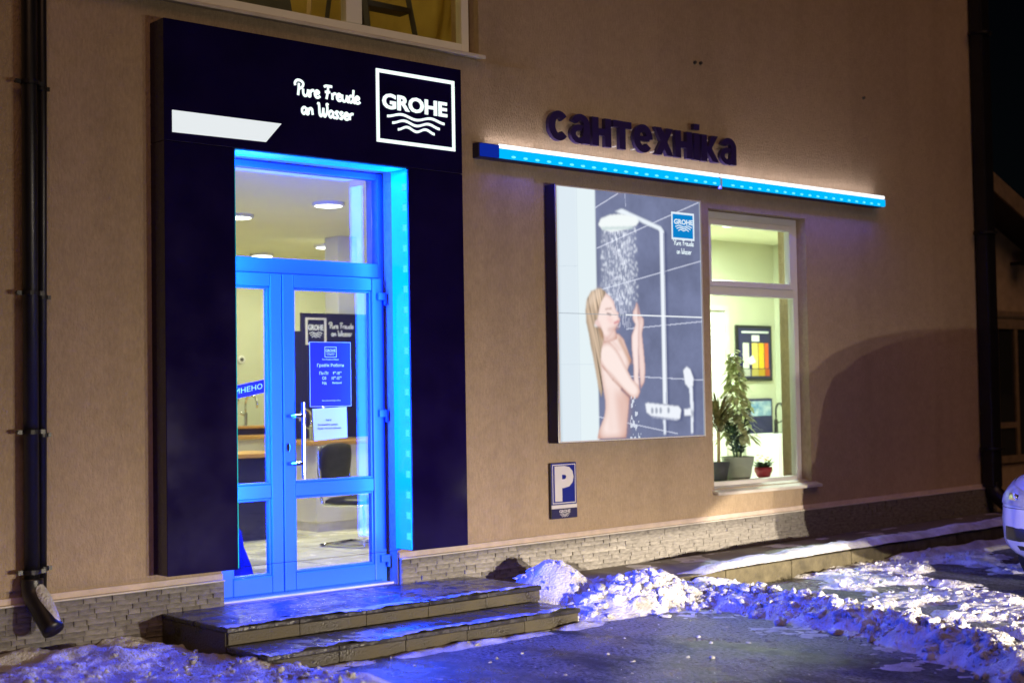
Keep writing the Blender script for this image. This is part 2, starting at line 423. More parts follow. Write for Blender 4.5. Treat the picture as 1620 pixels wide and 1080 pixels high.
# ================================================================== SETTING: ground
road = MB().add([(-160, -160, 0), (200, -160, 0), (200, .05, 0), (-160, .05, 0)], [(0, 1, 2, 3)]).build('road', M_road)
tag(road, 'dark wet icy asphalt of the street', kind='structure')
yard = MB().add([(-160, .05, -.01), (200, .05, -.01), (200, 160, -.01), (-160, 160, -.01)], [(0, 1, 2, 3)]).build('ground', M_pave)
tag(yard, 'ground behind the street front', kind='structure')
# pavement strip with kerb stones
pv = MB().box(6.9, 13.75, -.74, -.03, .02, .098 + G(6.9), .0088).build('pavement', M_pave)
tag(pv, 'damp narrow pavement along the plinth', kind='structure'); BASE[pv] = Vector((0, 0, 0))
x = 7.55
while x < 13.7:
    MB().box(x, x + .79, -.88, -.742, -.02, .10 + G(x), .0088).build('kerb_stone', M_kerb, pv, bevel=.012); x += .8
# pavement left of the steps
pl = MB().box(.5, 4.06, -.42, -.03, -.01, .035).build('pavement', M_pave); tag(pl, 'snowy strip of pavement under the downpipe', kind='structure')

# ================================================================== BUILDING
B = thing('shop_building', 'beige stucco shop building with grey stone plinth and lit doorway', 'building', (8, 0, 0))
DOOR = (4.535, 5.908, .20, 3.07); WIN = (9.245, 10.59, .665, 3.06); UPW = (3.35, 6.715, 3.985, 6.2)
wall = holed(1.2, 13.72, -.1, 7.5, [DOOR, WIN, UPW], 0, .32).build('wall', M_stucco, B)
pan = holed(1.2, 7.22, .432, 3.955, [(DOOR[0], DOOR[1], .432, DOOR[3])], -.024, -.002).build('plaster_panel', M_stucco, B)
# side and rear shell
box('side_wall', M_stucco, B, 13.42, 13.715, .325, 9.0, 0, 7.5)
box('side_wall', M_stucco, B, 1.21, 1.5, .325, 9.0, 0, 7.5)
box('rear_wall', M_stucco, B, 1.21, 13.71, 9.01, 9.3, 0, 7.5)
# plinth with single stones
pb = MB(); pb.box(1.2, 4.533, -.028, -.013, -.05, .352 + G(1.2), .0088); pb.box(5.912, 13.72, -.028, -.013, -.05, .352 + G(5.9), .0088)
plinth = pb.build('plinth', M_mortar, B)
variants = []
def brick_geo(L_):
    j = [random.uniform(-.002, .002) for _ in range(8)]
    return [(x + j[0] * (z > .02), y + j[3 + (x > .05)] * 1.6 * (y < 0), z + j[1] * (x > .05)) for x in (.002, L_ - .002) for y in (-.008, .006) for z in (.0010, .0298)]
BF = [(0, 1, 3, 2), (4, 6, 7, 5), (0, 4, 5, 1), (2, 3, 7, 6), (0, 2, 6, 4), (1, 5, 7, 3)]
for L_ in (.08, .10, .12, .14, .17, .20):
    me = MB().add(brick_geo(L_), BF).mesh('brick'); me.materials.append(M_brick); variants.append((L_, me))
nb = 0; rest = MB()
for (xa, xb) in ((3.0, 4.53), (5.915, 13.7)):
    for row in range(9):
        z = .072 + row * .0308; x = xa
        while x < xb - .05:
            c = [v for v in variants if x + v[0] <= xb + .004]
            if not c: break
            L_, me = random.choice(c)
            dy = random.uniform(-.004, .003)
            if x < 8.05 and nb < 299: link('brick', me, plinth, (x - 8, -.028 + dy, z + G(x))); nb += 1
            else: rest.add([(p[0] + x, p[1] - .028 + dy, p[2] + z + G(x)) for p in brick_geo(L_)], BF)
            x += L_
o = rest.build('far_bricks', M_brick, plinth); o['kind'] = 'stuff'
# grow density: make the remaining stones past the limit one joined part
# snow-dusted ledge on top of the plinth
M_base = mat('base_strip', (.60, .50, .44), .85, var=.1, vscale=12, bump=.3)
box('base_strip', M_base, B, 1.2, 4.533, -.016, -.001, .3635 + G(1.2), .372 + G(1.2) + .027, 0, .0088)
box('base_strip', M_base, B, 5.912, 13.70, -.016, -.001, .3635 + G(5.9), .40 + G(5.9), 0, .0088)
box('plinth_ledge', M_sill, B, 1.2, 4.533, -.046, -.0125, .3525 + G(1.2), .3625 + G(1.2), .003, .0088)
box('plinth_ledge', M_sill, B, 5.912, 13.72, -.046, -.0125, .3525 + G(5.9), .3625 + G(5.9), .003, .0088)

# ---- entrance door (part) with its pieces
def framed(parent, m, x0, x1, z0, z1, y0, y1, wl, wr, wb, wt, name='frame', bev=.006):
    b = MB(); b.box(x0, x0 + wl, y0, y1, z0, z1); b.box(x1 - wr, x1, y0, y1, z0, z1)
    b.box(x0 + wl, x1 - wr, y0, y1, z0, z0 + wb); b.box(x0 + wl, x1 - wr, y0, y1, z1 - wt, z1)
    return b.build(name, m, parent, bev)
def pane(parent, x0, x1, z0, z1, y, th=.012):
    return MB().box(x0, x1, y, y + th, z0, z1).build('pane', M_glass, parent)
D = framed(B, M_doorpvc_bluetint, 4.545, 5.898, .205, 3.062, .11, .185, .045, .045, .02, .045, 'entrance_door')
tag(D, 'white glazed double entrance door with transom, blue light painted into its frame colour')
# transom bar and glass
box('transom_bar', M_doorpvc_bluetint, D, 4.59, 5.853, .105, .18, 2.325, 2.425, .006)
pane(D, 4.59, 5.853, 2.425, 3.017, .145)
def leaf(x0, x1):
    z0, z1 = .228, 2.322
    lf = framed(D, M_doorpvc_bluetint, x0, x1, z0, z1, .085, .155, .088, .088, .115, .088, 'leaf', .008)
    box('rail', M_doorpvc_bluetint, D, x0 + .088, x1 - .088, .088, .152, .845, .935, .006)
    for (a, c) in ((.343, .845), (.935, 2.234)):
        framed(D, M_doorpvc_bluetint, x0 + .0885, x1 - .0885, a + .0005, c - .0005, .10, .14, .014, .014, .014, .014, 'glazing_bead', .003)
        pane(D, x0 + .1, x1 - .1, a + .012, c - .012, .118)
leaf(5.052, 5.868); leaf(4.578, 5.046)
box('threshold', M_sill, D, 4.537, 5.906, .04, .19, .2, .214, .003)
# pull handle
hb = MB(); hb.tube([(5.165, .02, .965), (5.165, .02, 1.468)], .015, 12)
h = hb.build('pull_handle', M_chrome, D)
for z in (1.063, 1.378):
    MB().tube([(5.09, .086, z), (5.09, .04, z), (5.105, .022, z), (5.165, .02, z)], .012, 10).build('handle_bracket', M_chrome, D)
MB().lathe([(.004, 0), (.017, 0), (.017, .008), (.004, .008)], (0, 0, 0), 16)
b = MB(); b.prism([(5.082 + .014 * math.cos(a), 1.172 + .03 * math.sin(a)) for a in np.linspace(0, 2 * math.pi, 17)[:-1]], .076, .0845); b.build('lock_plate', M_chrome, D, .002)
for z in (2.175, 1.36, .355):
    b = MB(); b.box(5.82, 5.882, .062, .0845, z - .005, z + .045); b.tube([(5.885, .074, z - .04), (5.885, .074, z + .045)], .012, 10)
    b.build('hinge', M_doorpvc_bluetint, D, .003)

# ---- shop window
Wn = framed(B, M_plastwhite, 9.25, 10.585, .67, 3.055, .10, .17, .065, .065, .045, .065, 'shop_window')
tag(Wn, 'tall two-part shop window with pale plastic frame')
box('transom_bar', M_plastwhite, Wn, 9.315, 10.52, .098, .168, 2.33, 2.405, .006)
framed(Wn, M_plastwhite, 9.316, 10.519, 2.406, 2.989, .085, .15, .06, .06, .05, .05, 'sash', .006)
pane(Wn, 9.37, 10.465, 2.45, 2.945, .12); pane(Wn, 9.315, 10.52, .715, 2.33, .13)
b = MB(); b.prism([(0, 0)] * 3, 0, 0) if False else None
sl = MB(); sl.add([(9.22, -.075, .612), (10.66, -.075, .612), (10.66, .09, .655), (9.22, .09, .655), (9.22, -.075, .64), (10.66, -.075, .64), (10.66, .09, .682), (9.22, .09, .682)],
                  [(0, 1, 2, 3), (4, 7, 6, 5), (0, 4, 5, 1), (1, 5, 6, 2), (2, 6, 7, 3), (3, 7, 4, 0)])
# the outer sill meets the wall below the opening
sl.build('window_sill', M_sill, Wn, .008)
box('inner_sill', M_white, B, 9.25, 10.585, .322, .62, .655, .685, .01)

# ---- upper window
U = framed(B, M_plastwhite, 3.36, 6.705, 4.03, 6.19, .10, .17, .07, .07, .07, .07, 'upper_window')
tag(U, 'wide upstairs window over the black portal')
box('mullion', M_plastwhite, U, 5.60, 5.735, .095, .165, 4.10, 6.12, .006)
box('mullion', M_plastwhite, U, 4.45, 4.56, .095, .165, 4.10, 6.12, .006)
pane(U, 5.735, 6.635, 4.10, 6.12, .13); pane(U, 4.56, 5.60, 4.10, 6.12, .13); pane(U, 3.43, 4.45, 4.10, 6.12, .13)
us = MB(); us.add([(3.3, -.10, 3.958), (6.70, -.10, 3.958), (6.70, .095, 3.99), (3.3, .095, 3.99), (3.3, -.10, 3.985), (6.70, -.10, 3.985), (6.70, .095, 4.028), (3.3, .095, 4.028)],
                  [(0, 1, 2, 3), (4, 7, 6, 5), (0, 4, 5, 1), (1, 5, 6, 2), (2, 6, 7, 3), (3, 7, 4, 0)])
us.build('window_sill', M_sill, U, .006)

# ---- rooms behind the glass
box('showroom_floor', M_tile, B, 1.51, 13.41, .323, 9.0, .1, .2)
for i in range(7):      # tile joints
    box('floor_joint', M_mortar, B, 4.4 + i * .6, 4.406 + i * .6, .33, 6.9, .2003, .2012)
box('showroom_ceiling', M_ceil, B, 1.51, 13.41, .323, 9.0, 3.2, 3.4)
box('showroom_wall', M_cream, B, 4.2, 13.41, 7.4, 7.55, .2, 3.199)
box('showroom_wall', M_cream, B, 4.05, 4.199, .325, 7.55, .2, 3.199)
box('partition', M_cream, B, 8.9, 9.0, .325, 2.55, .2, 3.199)
box('partition', M_cream, B, 9.001, 13.41, 2.55, 2.65, .2, 3.199)
box('room_wall', M_cream, B, 13.33, 13.409, .33, 2.549, .2, 3.199)
box('upstairs_floor', M_rust, B, 1.51, 13.41, .323, 9.0, 3.905, 3.95)
box('upstairs_wall', M_warmroom, B, 1.6, 13.4, 2.6, 2.75, 3.951, 7.4)
box('upstairs_wall', M_warmroom, B, 7.6, 7.75, .325, 2.599, 3.951, 7.4)
box('upstairs_ceiling', M_warmroom, B, 1.51, 13.41, .323, 9.0, 7.35, 7.5)

for (ax, az) in ((9.105, 4.292), (9.178, 4.297), (11.537, 4.293)):
    MB().tube([(ax, -.022, az), (ax, -.001, az - .004)], .014, 8).build('anchor', M_dark, B)
# ================================================================== PORTAL
P = thing('entrance_portal', 'black and navy box portal around the door with glowing white lettering', 'portal', (5.2, -.1, .44))
px0, px1, pz0, pz1, iy = 4.055, 6.378, .443, 3.815, -.2
b = MB(); b.box(px0, 4.537, -.2, -.0125, pz0, 3.066); b.build('pillar', M_navy, P, .004)
b = MB(); b.box(5.893, px1, -.2, -.0125, pz0, 3.066); b.build('pillar', M_navy, P, .004)
b = MB(); b.box(px0, px1, -.2, -.0125, 3.068, pz1); b.build('header', M_navy, P, .004)
# lining of the opening, cyan LED glow painted into its colour
box('lining', M_reveal_ledtint, P, 5.885, 5.892, -.193, -.0128, pz0 + .006, 3.058)
box('lining', M_reveal_ledtint, P, 4.538, 4.545, -.193, -.0128, pz0 + .006, 3.058)
box('lining', M_reveal_ledtint, P, 4.546, 5.884, -.193, -.0128, 3.059, 3.0665)
# glowing slot
b = MB(); b.prism([(4.108, 3.256), (4.88, 3.258), (4.764, 3.128), (4.108, 3.121)], -.204, -.2012); b.build('light_slot', E_slot, P)
# emblem frame
b = MB(); t = .024; X0, X1, Z0, Z1 = 5.63, 6.311, 3.222, 3.722
for q in ((X0, X1, Z1 - t, Z1), (X0, X1, Z0, Z0 + t), (X0, X0 + t, Z0 + t, Z1 - t), (X1 - t, X1, Z0 + t, Z1 - t)):
    b.box(q[0], q[1], -.207, -.2012, q[2], q[3])
b.build('emblem_frame', E_white, P)
text_on_wall('GROHE', E_white, P, 5.68, 6.243, 3.455, 3.562, -.2012, .006, .035)
def wave(parent, m, cx, z, hw, amp, th, y, d, cyc=2.0, name='emblem_wave'):
    n = 40; b = MB(); up = []; lo = []
    for i in range(n + 1):
        q = -1 + 2 * i / n; xx = cx + q * hw; zz = z + amp * math.cos(q * math.pi * cyc * .98 + math.pi) * 1.0
        up.append((xx, zz + th / 2)); lo.append((xx, zz - th / 2))
    for i in range(n):
        b.prism([lo[i], lo[i + 1], up[i + 1], up[i]], y - d, y)
    return b.build(name, m, parent)
for k, (hw, z) in enumerate(((.248, 3.418), (.205, 3.377), (.158, 3.336))): wave(P, E_white, 5.968, z, hw, .012, .017, -.2012, .006)
# handwritten lettering
GL = {
 'P': (1.15, [[(.05, 1.35), (.0, 1.75), (.3, 2.15), (.8, 2.15), (1.15, 1.8), (1.05, 1.3), (.7, 1.0), (.5, 1.0)], [(.55, 1.75), (.5, .8), (.42, -.05)]]),
 'u': (.95, [[(0, 1), (.0, .35), (.2, .0), (.5, .15), (.65, .6), (.68, 1)], [(.68, 1), (.68, .3), (.85, .0), (.98, .1)]]),
 'r': (.66, [[(0, 1), (.04, .5), (.04, 0)], [(.04, .55), (.28, .95), (.58, .95)]]),
 'e': (.82, [[(.02, .45), (.5, .6), (.6, .85), (.35, 1.02), (.1, .8), (.03, .4), (.22, .03), (.5, .03), (.78, .25)]]),
 'F': (1.15, [[(.0, 1.75), (.3, 1.95), (1.15, 1.95)], [(.6, 1.93), (.5, 1.0), (.32, -.02)], [(.12, 1.02), (.85, 1.08)]]),
 'd': (.92, [[(.6, .8), (.35, 1.0), (.06, .7), (.08, .2), (.35, .0), (.6, .35)], [(.72, 1.95), (.66, 1.0), (.66, .3), (.85, .0), (.95, .08)]]),
 'a': (.92, [[(.6, .85), (.35, 1.0), (.06, .7), (.08, .2), (.32, .0), (.6, .4)], [(.65, 1.0), (.64, .3), (.8, .0), (.95, .1)]]),
 'n': (.85, [[(0, 1), (.04, .5), (.04, 0)], [(.05, .5), (.3, .95), (.55, .85), (.6, .4), (.65, .0)]]),
 'W': (1.6, [[(.0, 1.7), (.15, 1.95), (.22, 1.2), (.26, .3), (.45, .0), (.7, .4), (.82, 1.3)], [(.82, 1.3), (.84, .4), (1.02, .0), (1.32, .6), (1.4, 1.4), (1.3, 1.95), (1.55, 1.85)]]),
 's': (.68, [[(.52, .88), (.3, 1.02), (.08, .82), (.3, .52), (.45, .25), (.28, .0), (.0, .1)]]),
 ' ': (.55, [])}
def script(parent, text, x0, x1, zb, xh, rise=0., rad=.0075, y=-.203, m=None):
    w = sum(GL[c][0] for c in text); k = (x1 - x0) / w; x = x0
    for c in text:
        if GL[c][1]:
            b = MB()
            for st in GL[c][1]:
                b.tube(smoothpath([(x + p[0] * k, y, zb + p[1] * xh + rise * (x - x0)) for p in st], 4), rad, 6, sq=.35)
            b.build('letter', m or E_white, parent, smooth=True)
        x += GL[c][0] * k
script(P, 'Pure Freude', 4.985, 5.50, 3.462, .044, rad=.0092)
script(P, 'an Wasser', 5.035, 5.445, 3.343, .043, rad=.0092)
# blue LED modules on the lining
led = MB().box(-.002, .0, -.022, .022, -.024, .024).mesh('led_module'); led.materials.append(E_led)
for i in range(18):
    z = .54 + i * .141
    link('led_module', led, P, Vector((5.8848, -.165, z)) - BASE[P])
    link('led_module', led, P, Vector((4.5475, -.165, z)) - BASE[P])
BL = (.004, .05, 1.0)
area_light('led_strip_light', (4.552, -.10, 1.76), (0, R(-90), 0), 2.5, .14, 320, BL)
area_light('led_strip_light', (5.878, -.10, 1.76), (0, R(90), 0), 2.5, .14, 170, BL)
area_light('led_strip_light', (5.21, -.10, 3.05), (0, 0, 0), 1.25, .12, 45, BL)

# ================================================================== LIGHT BAR + LETTERS
Bar = thing('led_light_bar', 'long slim blue and white light bar mounted on the stucco wall', 'light bar', (9.15, 0, 3.23))
box('housing', M_navyflat, Bar, 6.62, 11.66, -.095, -.0125, 3.228, 3.338, .004)
for (a, c) in ((6.80, 9.27), (9.285, 11.69)):
    box('blue_diffuser', E_blueface, Bar, a, c, -.125, -.0955, 3.236, 3.308, .012)
    box('white_diffuser', E_barwhite, Bar, a, c, -.118, -.0955, 3.310, 3.342, .01)
box('blue_diffuser', E_bluedim, Bar, 6.625, 6.797, -.122, -.0955, 3.236, 3.330, .006)
box('joint_clip', M_signwhite, Bar, 9.2705, 9.2845, -.13, -.096, 3.215, 3.30, .003)
ld = MB().prism([(.022 * math.cos(a), .009 * math.sin(a)) for a in np.linspace(0, 2 * math.pi, 13)[:-1]], -.002, .0).mesh('led'); ld.materials.append(emis('led_dot_pale', (.16, .86, 1), 1.15))
for i in range(40):
    x = 6.93 + i * .119
    if abs(x - 9.277) < .04: continue
    link('led', ld, Bar, Vector((x, -.1255, 3.252)) - BASE[Bar])
area_light('bar_white_light', (9.2, -.07, 3.352), (R(180 - 12), 0, 0), 4.9, .03, 4.2, (1, .90, .97))
area_light('bar_blue_light', (9.2, -.10, 3.222), (R(-48), 0, 0), 4.9, .05, 26, (.06, .06, 1.0))

Lt = thing('wall_lettering', 'dark navy raised Cyrillic letters above the light bar', 'lettering', (8.4, 0, 3.44))
def ring(cx, cz, rx, rz, a0, a1, t, n=22):
    out = [(cx + rx * math.cos(R(a0 + (a1 - a0) * k / n)), cz + rz * math.sin(R(a0 + (a1 - a0) * k / n))) for k in range(n + 1)]
    return out + [(cx + (rx - t) * math.cos(R(a1 + (a0 - a1) * k / n)), cz + (rz - t * .9) * math.sin(R(a1 + (a0 - a1) * k / n))) for k in range(n + 1)]
def raised(polys, x, z0):
    b = MB()
    for k, p in enumerate(polys):
        # strips of quads so that concave outlines stay clean
        q = [(x + a, z0 + c) for a, c in p]; m = len(q) // 2
        if len(q) > 8 and len(q) % 2 == 0:
            for i in range(m - 1): b.prism([q[i], q[i + 1], q[2 * m - 2 - i], q[2 * m - 1 - i]], -.078 - .0006 * k, -.042)
        else: b.prism(q, -.078 - .0006 * k, -.042)
    b.build('letter', M_letter, Lt)
XH, T_ = .222, .062
def gl_c(): return [ring(.098, .111, .098, .114, 42, 318, T_)], .185
def gl_a(): return [ring(.085, .070, .085, .073, 62, 360 + 20, .050), [(.125, 0), (.187, 0), (.187, .15), (.125, .15)], ring(.097, .142, .090, .083, 0, 160, .058)], .19
def gl_n(): return [[(0, 0), (T_, 0), (T_, XH), (0, XH)], [(.125, 0), (.187, 0), (.187, XH), (.125, XH)], [(T_, .085), (.125, .085), (.125, .138), (T_, .138)]], .187
def gl_t(): return [[(.062, 0), (.124, 0), (.124, XH - .052), (.062, XH - .052)], [(0, XH - .052), (.186, XH - .052), (.186, XH), (0, XH)]], .186
def gl_e(): return [ring(.10, .111, .10, .114, 0, 322, T_), [(.03, .09), (.165, .09), (.165, .130), (.03, .130)]], .20
def gl_x(): return [[(0, 0), (.07, 0), (.20, XH), (.13, XH)], [(.13, 0), (.20, 0), (.07, XH), (0, XH)]], .20
def gl_i(): return [[(0, 0), (T_, 0), (T_, XH), (0, XH)], [(0, XH + .028), (T_, XH + .028), (T_, XH + .076), (0, XH + .076)]], .062
def gl_k(): return [[(0, 0), (T_, 0), (T_, XH), (0, XH)], [(T_, .085), (.125, 0), (.20, 0), (.105, .13), (T_, .13)], [(T_, .10), (.105, .10), (.19, XH), (.118, XH)]], .195
seq = [gl_c, gl_a, gl_n, gl_t, gl_e, gl_x, gl_n, gl_i, gl_k, gl_a]
WS = 1.11
wid = [g()[1] * WS for g in seq]; gap = (9.545 - 7.335 - sum(wid)) / 9; x = 7.335
for g in seq:
    p, w = g(); raised([[(a * WS, c * 1.02) for a, c in q] for q in p], x, 3.440); x += w * WS + gap
studs = MB().tube([(0, 0, 0), (0, .045, 0)], .008, 8).mesh('standoff'); studs.materials.append(M_signwhite)
for i in range(10):
    for dz in (.03, .19):
        link('standoff', studs, Lt, Vector((7.42 + i * .222, -.052, 3.435 + dz)) - BASE[Lt])

# ================================================================== LIGHT BOX POSTER
LB = thing('light_box_poster', 'backlit bathroom poster in a navy light box beside the window', 'poster', (8.17, 0, 1.12))
qx0, qx1, qz0, qz1 = 7.342, 9.006, 1.124, 3.087
box('case', M_navy, LB, qx0 - .004, qx1 + .004, -.122, -.0125, qz0 - .004, qz1 + .004, .004)
NX, NZ = 300, 360
uu, vv = np.meshgrid(np.linspace(0, 1, NX), np.linspace(0, 1, NZ)); img = np.zeros((NZ, NX, 3))
def inpoly(pts):
    r = np.zeros(uu.shape, bool); n = len(pts)
    for i in range(n):
        (x1, y1), (x2, y2) = pts[i], pts[(i + 1) % n]
        if y1 == y2: continue
        c = ((y1 > vv) != (y2 > vv)) & (uu < (x2 - x1) * (vv - y1) / (y2 - y1) + x1); r ^= c
    return r
def blur(a, k):
    for _ in range(2):
        for ax in (0, 1):
            acc = 0
            for s in range(-k, k + 1): acc = acc + np.roll(a, s, ax)
            a = acc / (2 * k + 1)
    return a
def paint(mask, col, soft=1, al=1.):
    a = blur(mask.astype(float), soft) if soft else mask.astype(float)
    a = (a * al)[..., None]; img[:] = img * (1 - a) + np.asarray(col) * a if np.ndim(col) == 1 else img * (1 - a) + col * a
def lin(*c): return np.array([((v / 255 + .055) / 1.055) ** 2.4 if v > 10 else v / 3294 for v in c])
def seg(p, q, w):
    d = np.array(q) - np.array(p); A = 1.18; dx, dz = d[0], d[1] * A
    t = np.clip(((uu - p[0]) * dx + (vv - p[1]) * A * dz) / (dx * dx + dz * dz), 0, 1)
    return np.hypot(uu - p[0] - t * dx, (vv - p[1]) * A - t * dz) < w
tex = fbm(uu * 6, vv * 7, .8, 3); fine = fbm(uu * 60, vv * 70, 1.2, 9)
bg = lin(112, 119, 150)[None, None] * (.72 + .5 * tex + .12 * fine)[..., None]
img[:] = bg
for a, c in (((.256, .93), (.407, .996)), ((.259, .766), (.989, .996)), ((.254, .595), (1.01, .747)), ((.45, .445), (1.01, .486)), ((.45, .253), (1.01, .234)), ((.247, .092), (.797, .011))):
    paint(seg(a, c, .0035), lin(200, 205, 225), 0, .75)
paint(seg((.457, 1.0), (.459, .948), .003), lin(190, 196, 220), 0, .6)
paint(uu < .252, lin(226, 238, 242), 1); paint(uu < .13, lin(216, 228, 238), 2, .7)
for p, q in (((.0, .685), (.13, .69)), ((.0, .30), (.25, .302)), ((.13, 0), (.13, 1))): paint(seg(p, q, .002), lin(205, 218, 228), 0, .6)
paint(uu < .012, lin(190, 205, 215), 1, .8)
# falling water
drops = (vnoise(uu * 150, vv * 110, 21) > .70) & inpoly([(.29, .842), (.275, .55), (.54, .54), (.53, .865)])
dens = np.exp(-((uu - .40) / .085) ** 2)
paint(drops, lin(228, 234, 244), 1, .85); paint(inpoly([(.29, .842), (.28, .5), (.50, .5), (.50, .865)]), lin(200, 208, 228), 8, .28)
img[:] = img + (dens * (vnoise(uu * 140, vv * 60, 5) > .55) * inpoly([(.29, .842), (.28, .45), (.52, .45), (.53, .865)]))[..., None] * .22
TORSO = [(0.277, 0.393), (0.256, 0.368), (0.252, 0.331), (0.258, 0.293), (0.272, 0.243), (0.282, 0.206), (0.294, 0.168), (0.297, 0.13), (0.288, 0.093), (0.267, 0.062), (0.25, 0.038), (0.239, 0.004), (0.433, 0.004), (0.441, 0.065), (0.451, 0.115), (0.46, 0.166), (0.402, 0.198), (0.476, 0.319), (0.43, 0.401), (0.399, 0.423), (0.357, 0.429), (0.288, 0.412)]
FACE = [(0.309, 0.589), (0.34, 0.577), (0.366, 0.556), (0.373, 0.534), (0.381, 0.518), (0.4, 0.508), (0.393, 0.496), (0.406, 0.484), (0.398, 0.468), (0.384, 0.455), (0.357, 0.435), (0.315, 0.40), (0.279, 0.42), (0.253, 0.462), (0.239, 0.506), (0.256, 0.556)]
HAIR = [(0.253, 0.603), (0.284, 0.606), (0.315, 0.592), (0.304, 0.576), (0.282, 0.551), (0.266, 0.519), (0.254, 0.481), (0.238, 0.474), (0.232, 0.452), (0.274, 0.447), (0.289, 0.428), (0.278, 0.406), (0.256, 0.374), (0.249, 0.331), (0.258, 0.281), (0.272, 0.231), (0.276, 0.202), (0.257, 0.231), (0.243, 0.281), (0.229, 0.331), (0.215, 0.374), (0.196, 0.418), (0.18, 0.467), (0.176, 0.517), (0.187, 0.561), (0.216, 0.593)]
UARM = [(0.261, 0.368), (0.287, 0.387), (0.334, 0.391), (0.376, 0.363), (0.407, 0.331), (0.448, 0.28), (0.479, 0.242), (0.521, 0.216), (0.537, 0.191), (0.519, 0.165), (0.487, 0.162), (0.444, 0.182), (0.392, 0.217), (0.341, 0.255), (0.294, 0.281), (0.259, 0.318)]
FARM = [(0.485, 0.421), (0.513, 0.466), (0.492, 0.485), (0.497, 0.517), (0.51, 0.529), (0.522, 0.557), (0.538, 0.544), (0.547, 0.506), (0.572, 0.487), (0.571, 0.467), (0.556, 0.428), (0.564, 0.358), (0.573, 0.28), (0.565, 0.229), (0.537, 0.191), (0.494, 0.229), (0.493, 0.293), (0.483, 0.37)]
def body(poly, hi, lo, k=7, pw=.8):
    m = inpoly(poly).astype(float); e = np.clip((blur(m, k) - .38) / .5, 0, 1)[..., None] ** pw
    c = lin(*lo)[None, None] * (1 - e) + lin(*hi)[None, None] * e; paint(m > .5, c, 1)
body(TORSO, (247, 226, 220), (206, 160, 146), 9)
paint(inpoly([(.36, .20), (.47, .17), (.445, .01), (.39, .01)]) & inpoly(TORSO), lin(206, 150, 132), 7, .55)
paint(seg((.315, .20), (.335, .03), .006), lin(222, 184, 172), 4, .5)
paint(seg((.40, .40), (.475, .31), .010), lin(186, 134, 98), 2, .6); paint(seg((.34, .405), (.40, .36), .005), lin(214, 170, 158), 2, .5)
body([(.285, .46), (.37, .455), (.385, .405), (.30, .385), (.27, .41)], (236, 206, 198), (196, 146, 132), 5)
body(FACE, (248, 226, 220), (222, 180, 172), 5); paint(seg((.33, .440), (.39, .452), .010), lin(202, 156, 146), 2, .5)
paint(seg((.33, .486), (.35, .472), .012), lin(240, 188, 184), 3, .5)
paint(seg((.320, .506), (.343, .501), .0045), lin(104, 74, 76), 1, .85); paint(seg((.31, .523), (.348, .527), .0035), lin(160, 118, 104), 1, .7)
paint(seg((.352, .522), (.378, .500), .003), lin(224, 184, 176), 1, .6)
paint(seg((.368, .468), (.394, .475), .0055), lin(206, 118, 128), 1, .8)
body([(.535, .545), (.547, .506), (.572, .487), (.571, .467), (.556, .428), (.566, .358), (.575, .28), (.567, .229), (.54, .20), (.53, .30), (.525, .42), (.53, .47)], (240, 214, 208), (206, 164, 156), 4)
body([(0.485, 0.421), (0.513, 0.466), (0.492, 0.485), (0.497, 0.517), (0.51, 0.529), (0.522, 0.557), (0.53, 0.548), (0.532, 0.50), (0.54, 0.47), (0.534, 0.42), (0.53, 0.33), (0.528, 0.25), (0.53, 0.20), (0.494, 0.205), (0.493, 0.293), (0.483, 0.37)], (248, 228, 224), (214, 172, 164), 4)
for a, c in (((.508, .53), (.512, .485)), ((.526, .53), (.528, .485)), ((.545, .50), (.55, .47))): paint(seg(a, c, .002), lin(206, 160, 152), 1, .7)
body(UARM, (249, 230, 224), (204, 156, 142), 6); paint(seg((.275, .298), (.35, .240), .004), lin(188, 136, 122), 1, .6); paint(seg((.35, .240), (.475, .163), .005), lin(176, 122, 102), 1, .6)
paint(seg((.236, .472), (.262, .458), .014), lin(238, 206, 200), 2)
HAIR2 = HAIR[:11] + [(.292, .40), (.276, .36), (.268, .31), (.274, .26), (.282, .20), (.270, .17), (.252, .205), (.236, .27), (.220, .33), (.204, .38)] + HAIR[-5:]
hs = (.5 * vnoise(uu * 150 + vv * 40, vv * 7, 31) + .5 * vnoise(uu * 60 + vv * 20, vv * 4, 33))[..., None]
hm = inpoly(HAIR2).astype(float); he = np.clip(blur(hm, 6), 0, 1)[..., None]
hc = lin(222, 196, 170)[None, None] * (.22 + 1.25 * hs) * (.55 + .5 * he); paint(hm > .5, hc, 1)
paint(seg((.20, .545), (.262, .592), .016), lin(226, 204, 184), 3, .6); paint(seg((.268, .445), (.284, .41), .009), lin(150, 100, 62), 2, .7); paint(seg((.25, .50), (.262, .535), .006), lin(120, 88, 72), 2, .5)
